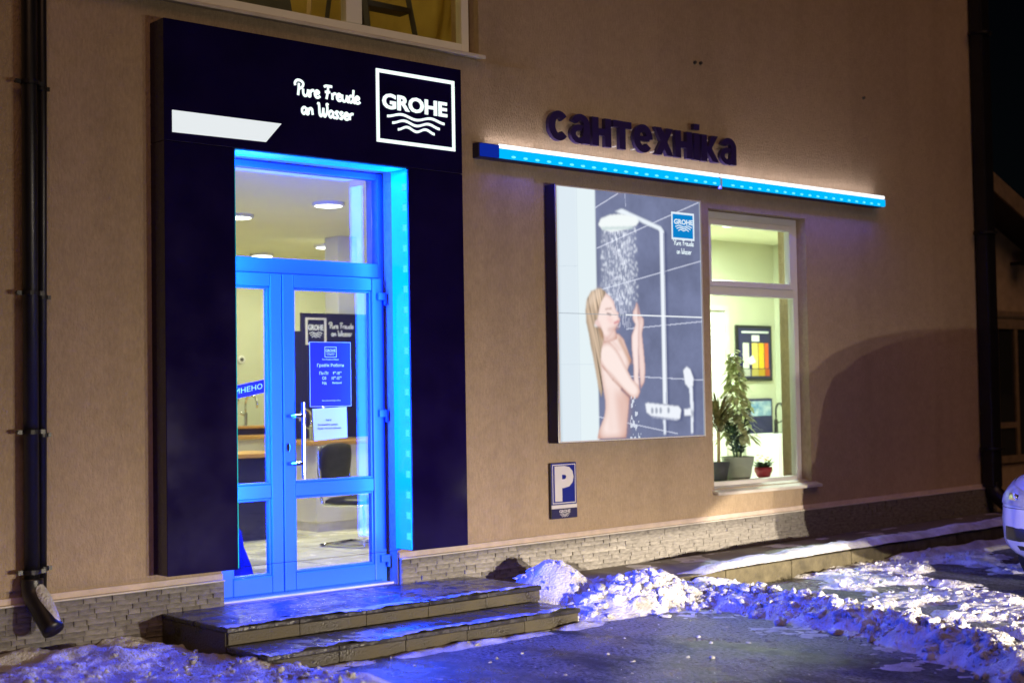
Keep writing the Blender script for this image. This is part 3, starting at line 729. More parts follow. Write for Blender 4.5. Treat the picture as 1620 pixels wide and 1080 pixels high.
# fittings
for poly, c in (([(0.387, 0.922), (0.432, 0.936), (0.705, 0.878), (0.729, 0.861), (0.728, 0.85), (0.702, 0.849), (0.691, 0.862), (0.493, 0.902)], (232, 240, 248)),
                ([(0.698, 0.856), (0.729, 0.856), (0.727, 0.134), (0.699, 0.135)], (236, 242, 250)), ([(0.271, 0.863), (0.289, 0.887), (0.351, 0.906), (0.431, 0.914), (0.53, 0.908), (0.551, 0.889), (0.529, 0.872), (0.456, 0.852), (0.366, 0.838), (0.296, 0.843)], (240, 246, 246)),
                ([(0.695, 0.075), (0.714, 0.075), (0.713, 0.009), (0.697, 0.009)], (225, 232, 245)), ([(0.57, 0.139), (0.586, 0.143), (0.811, 0.125), (0.829, 0.111), (0.818, 0.073), (0.789, 0.068), (0.612, 0.088), (0.579, 0.104)], (236, 240, 248)),
                ([(0.849, 0.276), (0.875, 0.292), (0.903, 0.281), (0.925, 0.242), (0.92, 0.209), (0.891, 0.2), (0.862, 0.22)], (238, 242, 250)), ([(0.891, 0.209), (0.916, 0.209), (0.921, 0.12), (0.913, 0.01), (0.897, 0.01), (0.897, 0.121)], (232, 238, 248)),
                ([(0.849, 0.113), (0.901, 0.115), (0.904, 0.084), (0.853, 0.084)], (238, 242, 250))):
    paint(inpoly([(a + .018, c2 - .006) for a, c2 in poly]) & (uu > .55), lin(60, 66, 110), 2, .5)
    paint(inpoly(poly), lin(*c), 1)
paint(seg((.723, .85), (.722, .14), .003), lin(120, 128, 170), 0, .6)
for x in (.618, .648, .678, .735): paint(seg((x, .105), (x, .115), .009), lin(130, 138, 160), 1, .8)
paint(seg((.62, .083), (.80, .070), .004), lin(170, 176, 200), 1, .8); paint(seg((.30, .848), (.50, .862), .007), lin(196, 214, 214), 1, .8)
# splashes below the elbow
paint((vnoise(uu * 110, vv * 60, 77) > .68) & inpoly([(.47, .17), (.50, .17), (.54, .0), (.46, .0)]), lin(225, 232, 245), 0, .8)
# horizontal seam of the print and the emblem panel
paint(seg((0, .501), (.45, .502), .0022), lin(150, 160, 170), 0, .8); paint(seg((.45, .502), (1, .503), .0035), lin(245, 250, 255), 0, .9)
paint(inpoly([(.783, .946), (.954, .946), (.954, .828), (.783, .828)]), lin(225, 238, 248), 0); paint(inpoly([(.793, .938), (.944, .938), (.944, .836), (.793, .836)]), lin(10, 128, 200), 0)
gme = bpy.data.meshes.new('print'); idx = np.arange(NX * NZ).reshape(NZ, NX)
co = np.stack([qx0 + .012 + uu * (qx1 - qx0 - .024), np.full(uu.shape, -.1255), qz0 + .010 + vv * (qz1 - qz0 - .020)], -1).reshape(-1, 3) - np.array(BASE[LB])
quads = np.stack([idx[:-1, :-1], idx[:-1, 1:], idx[1:, 1:], idx[1:, :-1]], -1).reshape(-1, 4)
gme.vertices.add(len(co)); gme.vertices.foreach_set('co', co.ravel()); gme.loops.add(quads.size); gme.loops.foreach_set('vertex_index', quads.ravel())
gme.polygons.add(len(quads)); gme.polygons.foreach_set('loop_start', np.arange(0, quads.size, 4)); gme.update(calc_edges=True)
at = gme.attributes.new('ink', 'FLOAT_COLOR', 'POINT'); at.data.foreach_set('color', np.concatenate([np.clip(img, 0, 1).reshape(-1, 3), np.ones((NX * NZ, 1))], 1).ravel())
pm = bpy.data.materials.new('backlit_print'); pm.use_nodes = True; n = pm.node_tree.nodes; l = pm.node_tree.links; n.remove(n['Principled BSDF'])
an = n.new('ShaderNodeAttribute'); an.attribute_name = 'ink'; e = n.new('ShaderNodeEmission'); e.inputs[1].default_value = 1.05
l.new(an.outputs[0], e.inputs[0]); l.new(e.outputs[0], n['Material Output'].inputs[0])
pr = link('print', gme, LB, m=pm)
text_on_wall('GROHE', emis('print_letter', (.80, .92, .98), 1), LB, 8.672, 8.902, 2.872, 2.915, -.1258, .001, .03, name='print_letter')
for k, (hw, z) in enumerate(((.10, 2.858), (.085, 2.842), (.065, 2.826))): wave(LB, MATS['print_letter'], 8.787, z, hw, .005, .008, -.1258, .001)
script(LB, 'Pure Freude', 8.66, 8.91, 2.700, .022, rad=.0035, y=-.1262, m=MATS['print_letter']); script(LB, 'an Wasser', 8.70, 8.88, 2.630, .022, rad=.0035, y=-.1262, m=MATS['print_letter'])
fr = MB(); t = .012
for q in ((qx0, qx1, qz1 - .0098, qz1), (qx0, qx1, qz0, qz0 + .0098), (qx0, qx0 + .0118, qz0 + .0098, qz1 - .0098), (qx1 - .0118, qx1, qz0 + .0098, qz1 - .0098)): fr.box(q[0], q[1], -.130, -.1222, q[2], q[3])
fr.build('frame', M_signwhite, LB)

# ================================================================== PARKING SIGN
PS = thing('parking_sign', 'blue and white parking sign with a navy strip below', 'sign', (7.46, 0, .54))
box('plate', M_dark, PS, 7.335, 7.60, -.030, -.0125, .545, .97, .002)
box('panel', M_blue, PS, 7.338, 7.600, -.0335, -.0302, .652, .968, .001)
framed(PS, M_signwhite, 7.348, 7.590, .660, .958, -.035, -.0337, .007, .007, .007, .007, 'border', 0)
box('white_strip', M_signwhite, PS, 7.338, 7.602, -.0335, -.0302, .622, .650)
box('navy_strip', M_navyflat, PS, 7.338, 7.604, -.0335, -.0302, .546, .6205)
text_on_wall('P', M_signwhite, PS, 7.372, 7.570, .676, .945, -.0337, .002, .055)
text_on_wall('GROHE', M_signwhite, PS, 7.415, 7.53, .588, .612, -.0337, .001, .03)
for k, (hw, z) in enumerate(((.05, .58), (.04, .571), (.03, .562))): wave(PS, M_signwhite, 7.472, z, hw, .003, .004, -.0337, .001)

# ================================================================== NOTICES ON THE DOOR GLASS
NO = thing('opening_hours_notice', 'blue opening-hours notice stuck on the right door pane', 'notice', (5.5, .11, 1.43))
YG = .1165
box('sheet', M_notice, NO, 5.282, 5.612, YG - .0025, YG, 1.438, 1.872)
framed(NO, M_paper, 5.280, 5.614, 1.436, 1.874, YG - .003, YG - .0005, .003, .003, .003, .003, 'edge', 0)
YT = YG - .0032
framed(NO, M_text, 5.40, 5.497, 1.77, 1.842, YT - .001, YT, .004, .004, .004, .004, 'emblem_frame', 0)
def tx(s, x0, x1, z0, z1, m=M_text, par=NO, off=.02): text_on_wall(s, m, par, x0, x1, z0, z1, YT, .001, off, name='line_of_text', split=False)
tx('GROHE', 5.408, 5.489, 1.806, 1.826); tx('Pure Freude an Wasser', 5.38, 5.515, 1.75, 1.762, off=0)
wave(NO, M_text, 5.448, 1.796, .034, .002, .003, YT, .001); wave(NO, M_text, 5.448, 1.788, .026, .002, .003, YT, .001)
tx('Графік Роботи', 5.338, 5.555, 1.700, 1.728)
tx('Пн-Пт', 5.355, 5.43, 1.652, 1.674); tx('9°°-18°°', 5.465, 5.535, 1.652, 1.674)
tx('Сб', 5.378, 5.41, 1.618, 1.640); tx('10°°-15°°', 5.455, 5.535, 1.618, 1.640)
tx('Нд', 5.378, 5.412, 1.584, 1.606); tx('Вихідний', 5.46, 5.535, 1.588, 1.604)
tx('facebook/grohe', 5.375, 5.525, 1.470, 1.482, off=0)
PN = thing('paper_notice', 'white paper notice taped below the blue opening-hours sheet', 'notice', (5.45, .11, 1.22))
b = MB(); b.add([(5.297, YG - .002, 1.422), (5.575, YG - .002, 1.432), (5.577, YG - .006, 1.222), (5.308, YG - .004, 1.208)], [(0, 1, 2, 3)])
o = b.build('sheet', M_paper, PN); sm = o.modifiers.new('thick', 'SOLIDIFY'); sm.thickness = .0006
YT = YG - .0066
tx('Увага!', 5.40, 5.445, 1.338, 1.352, M_ink, PN, 0); tx('Зачиняйте двері,', 5.335, 5.50, 1.305, 1.321, M_ink, PN, 0); tx('будь ласка щільно', 5.335, 5.525, 1.280, 1.296, M_ink, PN, 0)
OS = thing('open_sign', 'blue strip sign hanging behind the narrow left door pane', 'sign', (4.8, .13, 1.5))
b = MB(); b.add([(4.55, .150, 1.466), (4.945, .150, 1.537), (4.945, .150, 1.622), (4.55, .150, 1.551)], [(0, 1, 2, 3)]); o = b.build('sheet', M_notice, OS); sm = o.modifiers.new('thick', 'SOLIDIFY'); sm.thickness = .003
tv, tf = text_geo('ВІДЧИНЕНО', .01, .01); mn = tv.min(0); mx = tv.max(0); b = MB()
b.v = []
for p in tv:
    q = (p - mn) / (mx - mn + 1e-9); xx = 4.57 + q[0] * .36; b.v.append((xx, .1465 - q[2] * .001, 1.488 + (xx - 4.55) * .18 + q[1] * .042))
b.f = tf; b.build('line_of_text', M_text, OS)

# ================================================================== STEPS
ST = thing('entrance_steps', 'two wet concrete entrance steps with snowy edges under the door', 'steps', (5.3, -.6, 0))
box('core', M_conc, ST, 4.11, 6.48, -.80, -.032, -.03, .172); box('core', M_conc, ST, 4.11, 6.42, -1.22, -.801, -.03, .072)
box('core', M_conc, ST, 4.54, 5.903, -.031, .318, .05, .1735)
def slabs(xa, xb, ya, yb, z0, z1, n, m, name, bev=.006):
    w = (xb - xa) / n
    for i in range(n): box(name, m, ST, xa + i * w + .0015, xa + (i + 1) * w - .0015, ya, yb, z0, z1 - random.uniform(0, .003), bev)
slabs(4.095, 6.50, -.83, -.44, .174, .203, 5, M_wettile, 'tread_slab'); slabs(4.095, 6.50, -.437, -.034, .174, .203, 5, M_wettile, 'tread_slab')
slabs(4.54, 5.904, -.031, .10, .174, .199, 3, M_wettile, 'tread_slab')
slabs(4.085, 6.44, -1.27, -.834, .074, .103, 5, M_wettile, 'tread_slab')
slabs(4.105, 6.49, -.822, -.802, .104, .173, 5, M_conc, 'riser_slab', .003); slabs(4.10, 6.43, -1.255, -1.222, -.03, .073, 5, M_conc, 'riser_slab', .003)
box('side_slab', M_conc, ST, 4.098, 4.109, -.80, -.05, -.02, .173, .002); box('side_slab', M_conc, ST, 6.481, 6.492, -.80, -.05, -.02, .173, .002)

# ================================================================== DOWNPIPES
def bracket(par, x, y, z, r):
    b = MB(); b.lathe([(r * .9, -.012), (r * 1.25, -.012), (r * 1.25, .012), (r * .9, .012)], (x, y, z), 16)
    b.box(x - r * 1.9, x + r * 1.9, y - .008, y + .008, z - .012, z + .012); b.box(x - .008, x + .008, y, 0, z - .01, z + .01)
    b.tube([(x - r * 1.75, y - .02, z), (x - r * 1.75, y + .02, z)], .010, 8)
    b.build('bracket', M_black, par)
DP = thing('downpipe', 'thick black downpipe with a snow-topped elbow at the left edge', 'downpipe', (3.27, -.1, 0))
MB().tube([(3.262, -.10, 7.4), (3.262, -.10, 3.3), (3.266, -.10, .47)], .043, 18).build('pipe', M_black, DP, smooth=True)
el = smoothpath([(3.266, -.10, .50), (3.268, -.115, .42), (3.285, -.19, .335), (3.31, -.29, .225)], 5)
MB().tube(el, .062, 18).build('elbow', M_black, DP, smooth=True)
for z in (3.33, 2.12, 1.33, .54): bracket(DP, 3.264, -.10, z, .043)
b = MB(); b.tube([Vector(p) + Vector((.016, -.012, .042)) for p in el[4:]], [.026 + .018 * math.sin(i / 10 * 3.1) for i in range(len(el) - 4)], 10); so_ = b.build('snow_cap', M_snow, DP, smooth=True)
CD = thing('conduit', 'slim black conduit running beside the thick left downpipe', 'pipe', (3.33, -.06, .4))
MB().tube([(3.352, -.07, 7.4), (3.352, -.07, 3.3), (3.338, -.07, .44)], .026, 14).build('pipe', M_black, CD, smooth=True)
for z in (3.31, 2.10, 1.31, .55): bracket(CD, 3.345, -.07, z, .026)
DR = thing('downpipe', 'black square downpipe on the far right corner of the building', 'downpipe', (13.5, -.1, .2))
MB().box(13.44, 13.62, -.16, -.02, .45, 7.4).build('pipe', M_black, DR, .02)
MB().tube(smoothpath([(13.53, -.09, .50), (13.53, -.11, .40), (13.53, -.20, .32), (13.53, -.30, .24)], 4), .085, 14).build('elbow', M_black, DR, smooth=True)
for z in (.85, 3.1, 5.2): bracket(DR, 13.53, -.09, z, .10)

# ================================================================== SHOWROOM CONTENTS
def lamp(x, y, label, z=3.2, power=53, g='round ceiling lamps in the showroom', col=(1, .97, .60)):
    t = thing('ceiling_lamp', label, 'lamp', (x, y, z), g)
    MB().lathe([(.12, -.03), (.145, -.03), (.145, -.001), (.12, -.001)], (x, y, z), 28).build('rim', M_white, t)
    MB().lathe([(.001, -.034), (.118, -.031), (.118, -.028), (.001, -.028)], (x, y, z), 28).build('diffuser', E_lamp, t)
    L = bpy.data.lights.new('lamp_light', 'AREA'); L.shape = 'DISK'; L.size = .24; L.energy = power; L.color = col
    o = bpy.data.objects.new('lamp_light', L); COL.objects.link(o); o.location = (x, y, z - .04)
lamp(6.98, 2.40, 'round ceiling lamp nearest the camera, highest in the transom glass')
lamp(6.75, 3.55, 'round ceiling lamp half hidden by the left pillar')
lamp(8.92, 5.33, 'round ceiling lamp in the middle of the transom glass')
lamp(8.82, 6.55, 'round ceiling lamp low left, just above the transom bar', power=12)
lamp(9.93, 6.52, 'round ceiling lamp low right, just above the transom bar', power=12)
lamp(11.2, 1.35, 'round ceiling lamp in the room behind the shop window', power=230, g='lamp of the window room', col=(.84, 1, .84))

# counter with wooden top (right) and desk (left), back counter
C1 = thing('counter', 'cream counter with wooden top behind the chair', 'counter', (8.4, 4, .2))
box('carcass', M_desk, C1, 7.62, 9.6, 3.62, 4.25, .29, 1.035, .004); box('plinth_board', M_sill, C1, 7.65, 9.58, 3.66, 4.2, .2, .289)
box('worktop', M_wood, C1, 7.55, 9.65, 3.56, 4.32, 1.036, 1.075, .006)
C2 = thing('desk', 'navy fronted desk with wooden top at the left of the showroom', 'desk', (6.4, 3.5, .2))
box('front_panel', M_navyflat, C2, 5.9, 7.15, 3.42, 3.45, .2, .955, .003); box('carcass', M_desk, C2, 5.92, 7.13, 3.451, 4.0, .22, .95)
box('worktop', M_wood, C2, 5.86, 7.2, 3.36, 4.06, .956, .995, .005)
C3 = thing('counter', 'long cream counter with wooden top along the back wall', 'counter', (8, 6.2, .2))
box('carcass', M_desk, C3, 6.6, 9.7, 5.95, 6.6, .2, 1.045); box('worktop', M_wood, C3, 6.55, 9.75, 5.88, 6.65, 1.046, 1.085, .005)
box('display_riser', M_navyflat, C3, 7.6, 9.0, 6.15, 6.5, 1.086, 1.16); box('riser_top', M_wood, C3, 7.58, 9.02, 6.12, 6.52, 1.161, 1.185)
def faucet(x, y, z, h, r, label, m=M_chrome, a=200):
    t = thing('faucet', label, 'faucet', (x, y, z), 'display faucets on the counters')
    MB().lathe([(.03, 0), (.03, .01), (.022, .015), (.022, h * .42), (.015, h * .45)], (x, y, z), 14).build('body', m, t, smooth=False)
    ca, sa = math.cos(R(a)), math.sin(R(a)); pts = [(x, y, z + h * .4), (x, y, z + h * .7)]
    for i in range(9):
        q = math.pi * (1 - i / 8); pts.append((x + (r + r * math.cos(q)) * ca, y + (r + r * math.cos(q)) * sa, z + h * .7 + r * math.sin(q)))
    pts.append((x + 2 * r * ca, y + 2 * r * sa, z + h * .58))
    MB().tube(pts, .012, 10).build('spout', m, t, smooth=True)
    MB().tube([(x, y, z + h * .32), (x + .05 * sa, y - .05 * ca, z + h * .36), (x + .09 * sa, y - .09 * ca, z + h * .42)], .008, 8).build('lever', m, t, smooth=True)
for i, (x, dx, h) in enumerate(((7.72, 0, .34), (7.88, 0, .42), (8.02, 0, .36))):
    faucet(x, 3.85, 1.075, h, .07, ['chrome faucet at the left end of the cream counter', 'tall chrome faucet second on the cream counter', 'chrome faucet third on the cream counter'][i], a=190 + 40 * i)
faucet(8.62, 3.8, 1.075, .26, .05, 'short chrome faucet right of the paper notice', a=240)
faucet(8.74, 3.9, 1.075, .22, .05, 'small chrome faucet at the right edge of the door glass', a=200)
for i, x in enumerate((7.72, 7.90, 8.10, 8.26, 8.44)):
    faucet(x, 6.32, 1.185, (.40, .52, .5, .44, .36)[i], .10, ['chrome faucet', 'tall chrome faucet', 'black high-arc faucet', 'brass-toned faucet', 'plain chrome faucet'][i] + ' on the back riser, ' + ['first', 'second', 'third', 'fourth', 'last'][i] + ' from the left', M_black if i == 2 else M_chrome, a=200 + 20 * i)
# navy display panel with emblem
DPn = thing('display_panel', 'tall navy brand display panel behind the blue notice', 'panel', (8.4, 4.4, 1.08))
box('board', M_navyflat, DPn, 7.98, 8.95, 4.40, 4.44, 1.078, 2.37, .003); box('board', M_navyflat, DPn, 7.78, 7.979, 4.40, 4.44, 1.078, 2.18, .003)
framed(DPn, M_signwhite, 8.02, 8.27, 2.04, 2.32, 4.385, 4.399, .02, .02, .02, .02, 'emblem_frame', 0)
text_on_wall('GROHE', M_text, DPn, 8.05, 8.24, 2.19, 2.25, 4.398, .005, .03)
for k, (hw, z) in enumerate(((.08, 2.165), (.066, 2.145), (.05, 2.125))): wave(DPn, M_text, 8.145, z, hw, .006, .009, 4.398, .005)
script(DPn, 'Pure Freude', 8.31, 8.62, 2.215, .028, rad=.006, y=4.396, m=M_text); script(DPn, 'an Wasser', 8.34, 8.60, 2.135, .028, rad=.006, y=4.396, m=M_text)
wallp = thing('wall_socket', 'small round socket on the cream showroom wall', 'socket', (8.95, 7.39, 1.9))
MB().prism([(9.02 + .05 * math.cos(a), 1.98 + .05 * math.sin(a)) for a in np.linspace(0, 6.28, 17)[:-1]], 7.38, 7.399).build('cover', M_white, wallp, .004)
MB().prism([(9.02 + .025 * math.cos(a), 1.98 + .025 * math.sin(a)) for a in np.linspace(0, 6.28, 13)[:-1]], 7.372, 7.3795).build('insert', M_dark, wallp)
COLm = thing('interior_column', 'white square column right of the navy display panel', 'column', (8.6, 2.9, .2))
box('shaft', M_white, COLm, 8.50, 8.75, 4.5, 4.75, .2, 3.199, .008); box('skirting', M_sill, COLm, 8.48, 8.77, 4.48, 4.499, .2, .3)
# chair
CH = thing('chair', 'black leather cantilever chair with chrome tube frame seen through the door', 'chair', (7.22, 2.35, .2)); CH.rotation_euler = (0, 0, R(20))
BASE[CH] = Vector((0, 0, 0))
def pad(w, d, t, c, rot, name):
    b = MB(); n = 10; vs = []; fs = []
    for i in range(n + 1):
        for j in range(n + 1):
            u, v = -1 + 2 * i / n, -1 + 2 * j / n
            k = 1 - .12 * max(0, abs(u) + abs(v) - 1.45) / .55
            hgt = t * (.35 + .65 * (1 - u ** 6) * (1 - v ** 6))
            vs.append(Vector((u * w / 2 * k, v * d / 2 * k, hgt)))
    N = len(vs); vs += [Vector((p.x, p.y, -p.z * .5)) for p in vs]
    for i in range(n):
        for j in range(n):
            a = i * (n + 1) + j; q = (a, a + n + 1, a + n + 2, a + 1); fs.append(q); fs.append(tuple(x + N for x in q[::-1]))
    for i in range(n):
        for (a, c2) in ((i, i + 1), ((i + 1) + n * (n + 1), i + n * (n + 1)), ((i + 1) * (n + 1), i * (n + 1)), (i * (n + 1) + n, (i + 1) * (n + 1) + n)): fs.append((a, c2, c2 + N, a + N))
    m3 = Matrix.Translation(c) @ Matrix.Rotation(R(rot), 4, 'X')
    b.add([m3 @ p for p in vs], fs); return b.build(name, M_leather, CH, smooth=True)
pad(.47, .46, .045, (0, 0, .385), 0, 'seat'); pad(.47, .34, .04, (0, .25, .72), 96, 'backrest')
for s in (-1, 1):
    xx = .225 * s
    MB().tube(smoothpath([(xx, .26, .86), (xx, .245, .60), (xx, .225, .40), (xx, .16, .36), (xx, -.15, .36), (xx, -.215, .325), (xx, -.215, .06), (xx, -.18, .014), (xx, .24, .014)], 4), .0125, 10).build('frame_tube', M_chrome, CH, smooth=True)
MB().tube([(-.225, .24, .014), (.225, .24, .014)], .0125, 10).build('floor_bar', M_chrome, CH, smooth=True)
# blue floor stand by the door
FS = thing('floor_stand', 'small blue floor stand at the foot of the left door pane', 'stand', (4.95, .55, .2))
b = MB(); b.prism([(4.66, .2), (5.10, .2), (5.06, .36), (5.0, .50), (4.985, .60), (4.93, .66), (4.70, .66)], .52, .56); b.build('board', M_blue, FS, .006)
b = MB(); b.prism([(4.70, .2), (5.02, .2), (4.93, .58), (4.72, .58)], .66, .68); b.build('support', M_blue, FS, .004)

# ---- window room contents
PO = thing('zz_plant', 'dark green leafy plant in a grey pot on the window sill', 'plant', (10.11, .40, .685))
MB().lathe([(.10, 0), (.115, .02), (.15, .20), (.155, .21), (.14, .21), (.135, .19), (.02, .185)], (10.11, .46, .686), 24).build('pot', M_pot, PO, smooth=True)
def leafmb(b, p, d, L_, w, up=Vector((0, 0, 1))):
    d = Vector(d).normalized(); s = d.cross(up).normalized(); nn = s.cross(d); p = Vector(p)
    vs = [p, p + d * L_ * .35 + s * w + nn * L_ * .06, p + d * L_ * .35 - s * w + nn * L_ * .06, p + d * L_ * .75 + s * w * .7 + nn * L_ * .05, p + d * L_ * .75 - s * w * .7 + nn * L_ * .05, p + d * L_]
    b.add(vs, [(0, 1, 2), (1, 3, 4, 2), (3, 5, 4)])
rr = random.Random(3)
for k in range(5):
    a = k * 1.3; top = Vector((10.11 + .14 * math.cos(a), .46 + .05 * math.sin(a), 1.30 - .05 * k)); bot = Vector((10.11 + .03 * math.cos(a), .46 + .02 * math.sin(a), .87))
    st = smoothpath([bot, bot.lerp(top, .5) + Vector((0, 0, .03)), top], 5); MB().tube(st, [.010 - .0005 * i for i in range(len(st))], 6).build('stem', M_green, PO, smooth=True)
    b = MB()
    for i in range(2, len(st)):
        for s in (-1, 1):
            for q in range(1): leafmb(b, st[i], (s * .8 + .2 * math.cos(a), rr.uniform(-.4, .4), .55), .085, .02)
    b.build('leaves', M_green, PO)
TR = thing('variegated_plant', 'tall pale green and white tiered plant in the shop window', 'plant', (10.19, .30, .686))
tp = Vector((10.19, .52, .88)); MB().tube([tp, tp + Vector((0, 0, .5)), tp + Vector((-.02, 0, 1.02))], [.008, .006, .003], 6).build('stem', M_yleaf, TR, smooth=True)
b = MB()
for i in range(260):
    q = (i / 260) ** .9; z = 1.06 + q * .80 + rr.uniform(-.03, .03); rad = .25 * (1 - q) ** .7 + .02; a = i * 2.4 + rr.uniform(-.4, .4)
    p = (tp.x - .03 * q + rad * rr.uniform(.1, .6) * math.cos(a), tp.y + rad * .4 * math.sin(a), z)
    leafmb(b, p, (math.cos(a), math.sin(a) * .6, rr.uniform(-1.1, .1)), rr.uniform(.05, .075) + rad * .35, rr.uniform(.018, .034))
b.build('leaves', M_yleaf, TR)
DRC = thing('spiky_plant', 'spiky dracaena with narrow reddish leaves at the left window edge', 'plant', (9.87, .45, .686))
MB().lathe([(.07, 0), (.10, .17), (.09, .17), (.01, .16)], (9.87, .48, .686), 20).build('pot', M_dark, DRC, smooth=True)
MB().tube([(9.87, .48, .84), (9.88, .48, 1.20)], .014, 8).build('stem', M_rust, DRC, smooth=True)
b = MB()
for i in range(150):
    a = i * 2.4; el_ = rr.uniform(-.35, 1.2); leafmb(b, (9.88, .48, 1.16 + rr.uniform(-.06, .10)), (math.cos(a), .55 * math.sin(a), el_), rr.uniform(.22, .36), .010)
b.build('leaves', M_rleaf, DRC)
FP = thing('flower_pot', 'red bowl of yellow and orange flowers on the window sill', 'flowers', (10.44, .40, .686))
MB().lathe([(.04, 0), (.06, .01), (.085, .07), (.08, .10), (.072, .10), (.02, .09)], (10.45, .44, .686), 20).build('pot', M_redpot, FP, smooth=True)
b = MB()
for i in range(36): a = i * 2.4; leafmb(b, (10.45 + .03 * math.cos(a), .44 + .03 * math.sin(a), .775), (math.cos(a), math.sin(a), rr.uniform(.2, 1.2)), rr.uniform(.07, .13), .018)
b.build('leaves', M_green, FP)
for i in range(9):
    a = i * 2.4; c = Vector((10.45 + .055 * math.cos(a), .44 + .05 * math.sin(a), .84 + rr.uniform(-.01, .05))); b = MB()
    for k in range(6): leafmb(b, c, (math.cos(k * 1.05), math.sin(k * 1.05), .5), .024, .009)
    b.build('flower', M_yellow if i % 3 else M_orange, FP)
PIC = thing('framed_picture', 'dark framed picture with white, yellow and red bars on the wall', 'picture', (12.9, 2.54, 1.6))
box('frame', M_black, PIC, 12.60, 13.235, 2.52, 2.549, 1.605, 2.245, .006)
box('backing', M_navyflat, PIC, 12.635, 13.20, 2.514, 2.519, 1.64, 2.21)
for k, (x0, w, c) in enumerate(((12.70, .10, (.7, .7, .66)), (12.86, .10, (.75, .6, .16)), (12.98, .09, (.8, .5, .02)), (13.09, .06, (.72, .12, .02)))):
    box('colour_bar', mat('bar_%d' % k, c, .5), PIC, x0, x0 + w, 2.508, 2.5135, 1.75, 2.04); box('colour_glow', mat('glow_%d' % k, tuple(v * .6 for v in c), .5), PIC, x0 - .01, x0 + w + .02, 2.509, 2.5132, 1.66, 1.74)
text_on_wall('MODERN BATH', M_text, PIC, 12.68, 13.16, 2.15, 2.17, 2.5135, .002, 0) if False else None
box('emblem', M_text, PIC, 12.86, 12.99, 2.508, 2.5135, 2.06, 2.13); box('pale_strip', M_text, PIC, 12.68, 13.16, 2.508, 2.5135, 2.155, 2.175)
b = MB(); b.prism([(12.76, 1.85), (12.82, 1.79), (12.92, 1.82), (12.86, 1.90)], 2.503, 2.5075); b.build('pale_shape', M_text, PIC)
CB = thing('small_cabinet', 'white cabinet under the framed picture in the window room', 'cabinet', (13.0, 2.3, .2))
box('carcass', M_white, CB, 12.72, 13.22, 2.05, 2.52, .2, 1.0, .006); box('door_front', M_white, CB, 12.74, 13.20, 2.035, 2.049, .24, .98, .004)
SP = thing('leaflet_board', 'small blue printed board standing on the white cabinet', 'board', (13.0, 2.5, 1.0))
box('board', M_navyflat, SP, 12.80, 13.22, 2.523, 2.545, 1.002, 1.40, .003); box('pale_print', mat('sky_print', (.10, .28, .55), .5, col2=(.5, .6, .7), var=.2, vscale=9), SP, 12.83, 13.19, 2.518, 2.5225, 1.20, 1.37)
faucet(13.0, 2.3, 1.0, .36, .09, 'black high-arc faucet on the white cabinet in the window', M_black, a=10)
DD = thing('inner_door', 'white inner door on the left in the window room', 'door', (12.1, 2.5, .2))
box('leaf', M_white, DD, 11.45, 12.40, 2.525, 2.549, .2, 2.38, .004); framed(DD, M_sill, 11.38, 12.47, .2, 2.46, 2.515, 2.5495, .06, .06, .001, .06, 'casing', .004)
MB().tube([(12.3, 2.50, 1.25), (12.3, 2.48, 1.25), (12.2, 2.48, 1.25)], .010, 8).build('handle', M_chrome, DD)

# ---- upstairs: step ladder, board and bulb
LD = thing('step_ladder', 'dark step ladder standing behind the upstairs window', 'ladder', (6.7, 1.0, 3.95))
for (a, c, y0, y1) in ((6.42, 6.36, .95, 1.15), (6.93, 6.66, .95, 1.15)):
    b = MB(); b.tube([(a + .02, y0, 3.955), (c, y1, 5.9)], .028, 4); b.build('rail', M_dark, LD)
for i in range(5):
    z = 4.22 + i * .33; q = (z - 3.95) / 1.95; box('tread', M_dark, LD, 6.43 - .07 * q, 6.92 - .26 * q, .93 + .2 * q, 1.07 + .2 * q, z, z + .045, .004)
b = MB()
for a in (6.45, 6.80): b.tube([(a, 1.75, 3.955), (a - .05, 1.2, 5.9)], .022, 4)
b.build('rear_legs', M_dark, LD)
BD = thing('dark_board', 'large dark panel leaning behind the upstairs window', 'board', (5.2, 1.3, 3.95))
b = MB(); b.add([(4.4, 1.35, 3.955), (6.05, 1.35, 3.955), (6.05, 1.75, 5.6), (4.4, 1.75, 5.6)], [(0, 1, 2, 3)]); o = b.build('panel', M_dark, BD); sm = o.modifiers.new('t', 'SOLIDIFY'); sm.thickness = .03
BT = thing('timber_batten', 'pale timber batten leaning against the dark upstairs panel', 'batten', (5.9, 1.0, 3.95))
MB().tube([(5.84, 1.0, 3.955), (6.0, 1.06, 5.2)], .022, 4).build('batten', M_rust, BT)
BU = thing('bare_bulb', 'warm bare bulb hanging in the upstairs room', 'lamp', (5.2, 1.1, 6.6))
MB().lathe([(.012, .08), (.016, .06), (.035, .02), (.036, -.01), (.018, -.04), (.002, -.046)], (5.2, 1.1, 6.6), 16).build('bulb', E_bulb, BU, smooth=True)
MB().tube([(5.2, 1.1, 7.349), (5.2, 1.1, 6.68)], .004, 6).build('flex', M_black, BU)
L = bpy.data.lights.new('bulb_light', 'POINT'); L.energy = 48; L.color = (1, .74, .27); L.shadow_soft_size = .06
o = bpy.data.objects.new('bulb_light', L); COL.objects.link(o); o.location = (5.2, 1.0, 6.45)

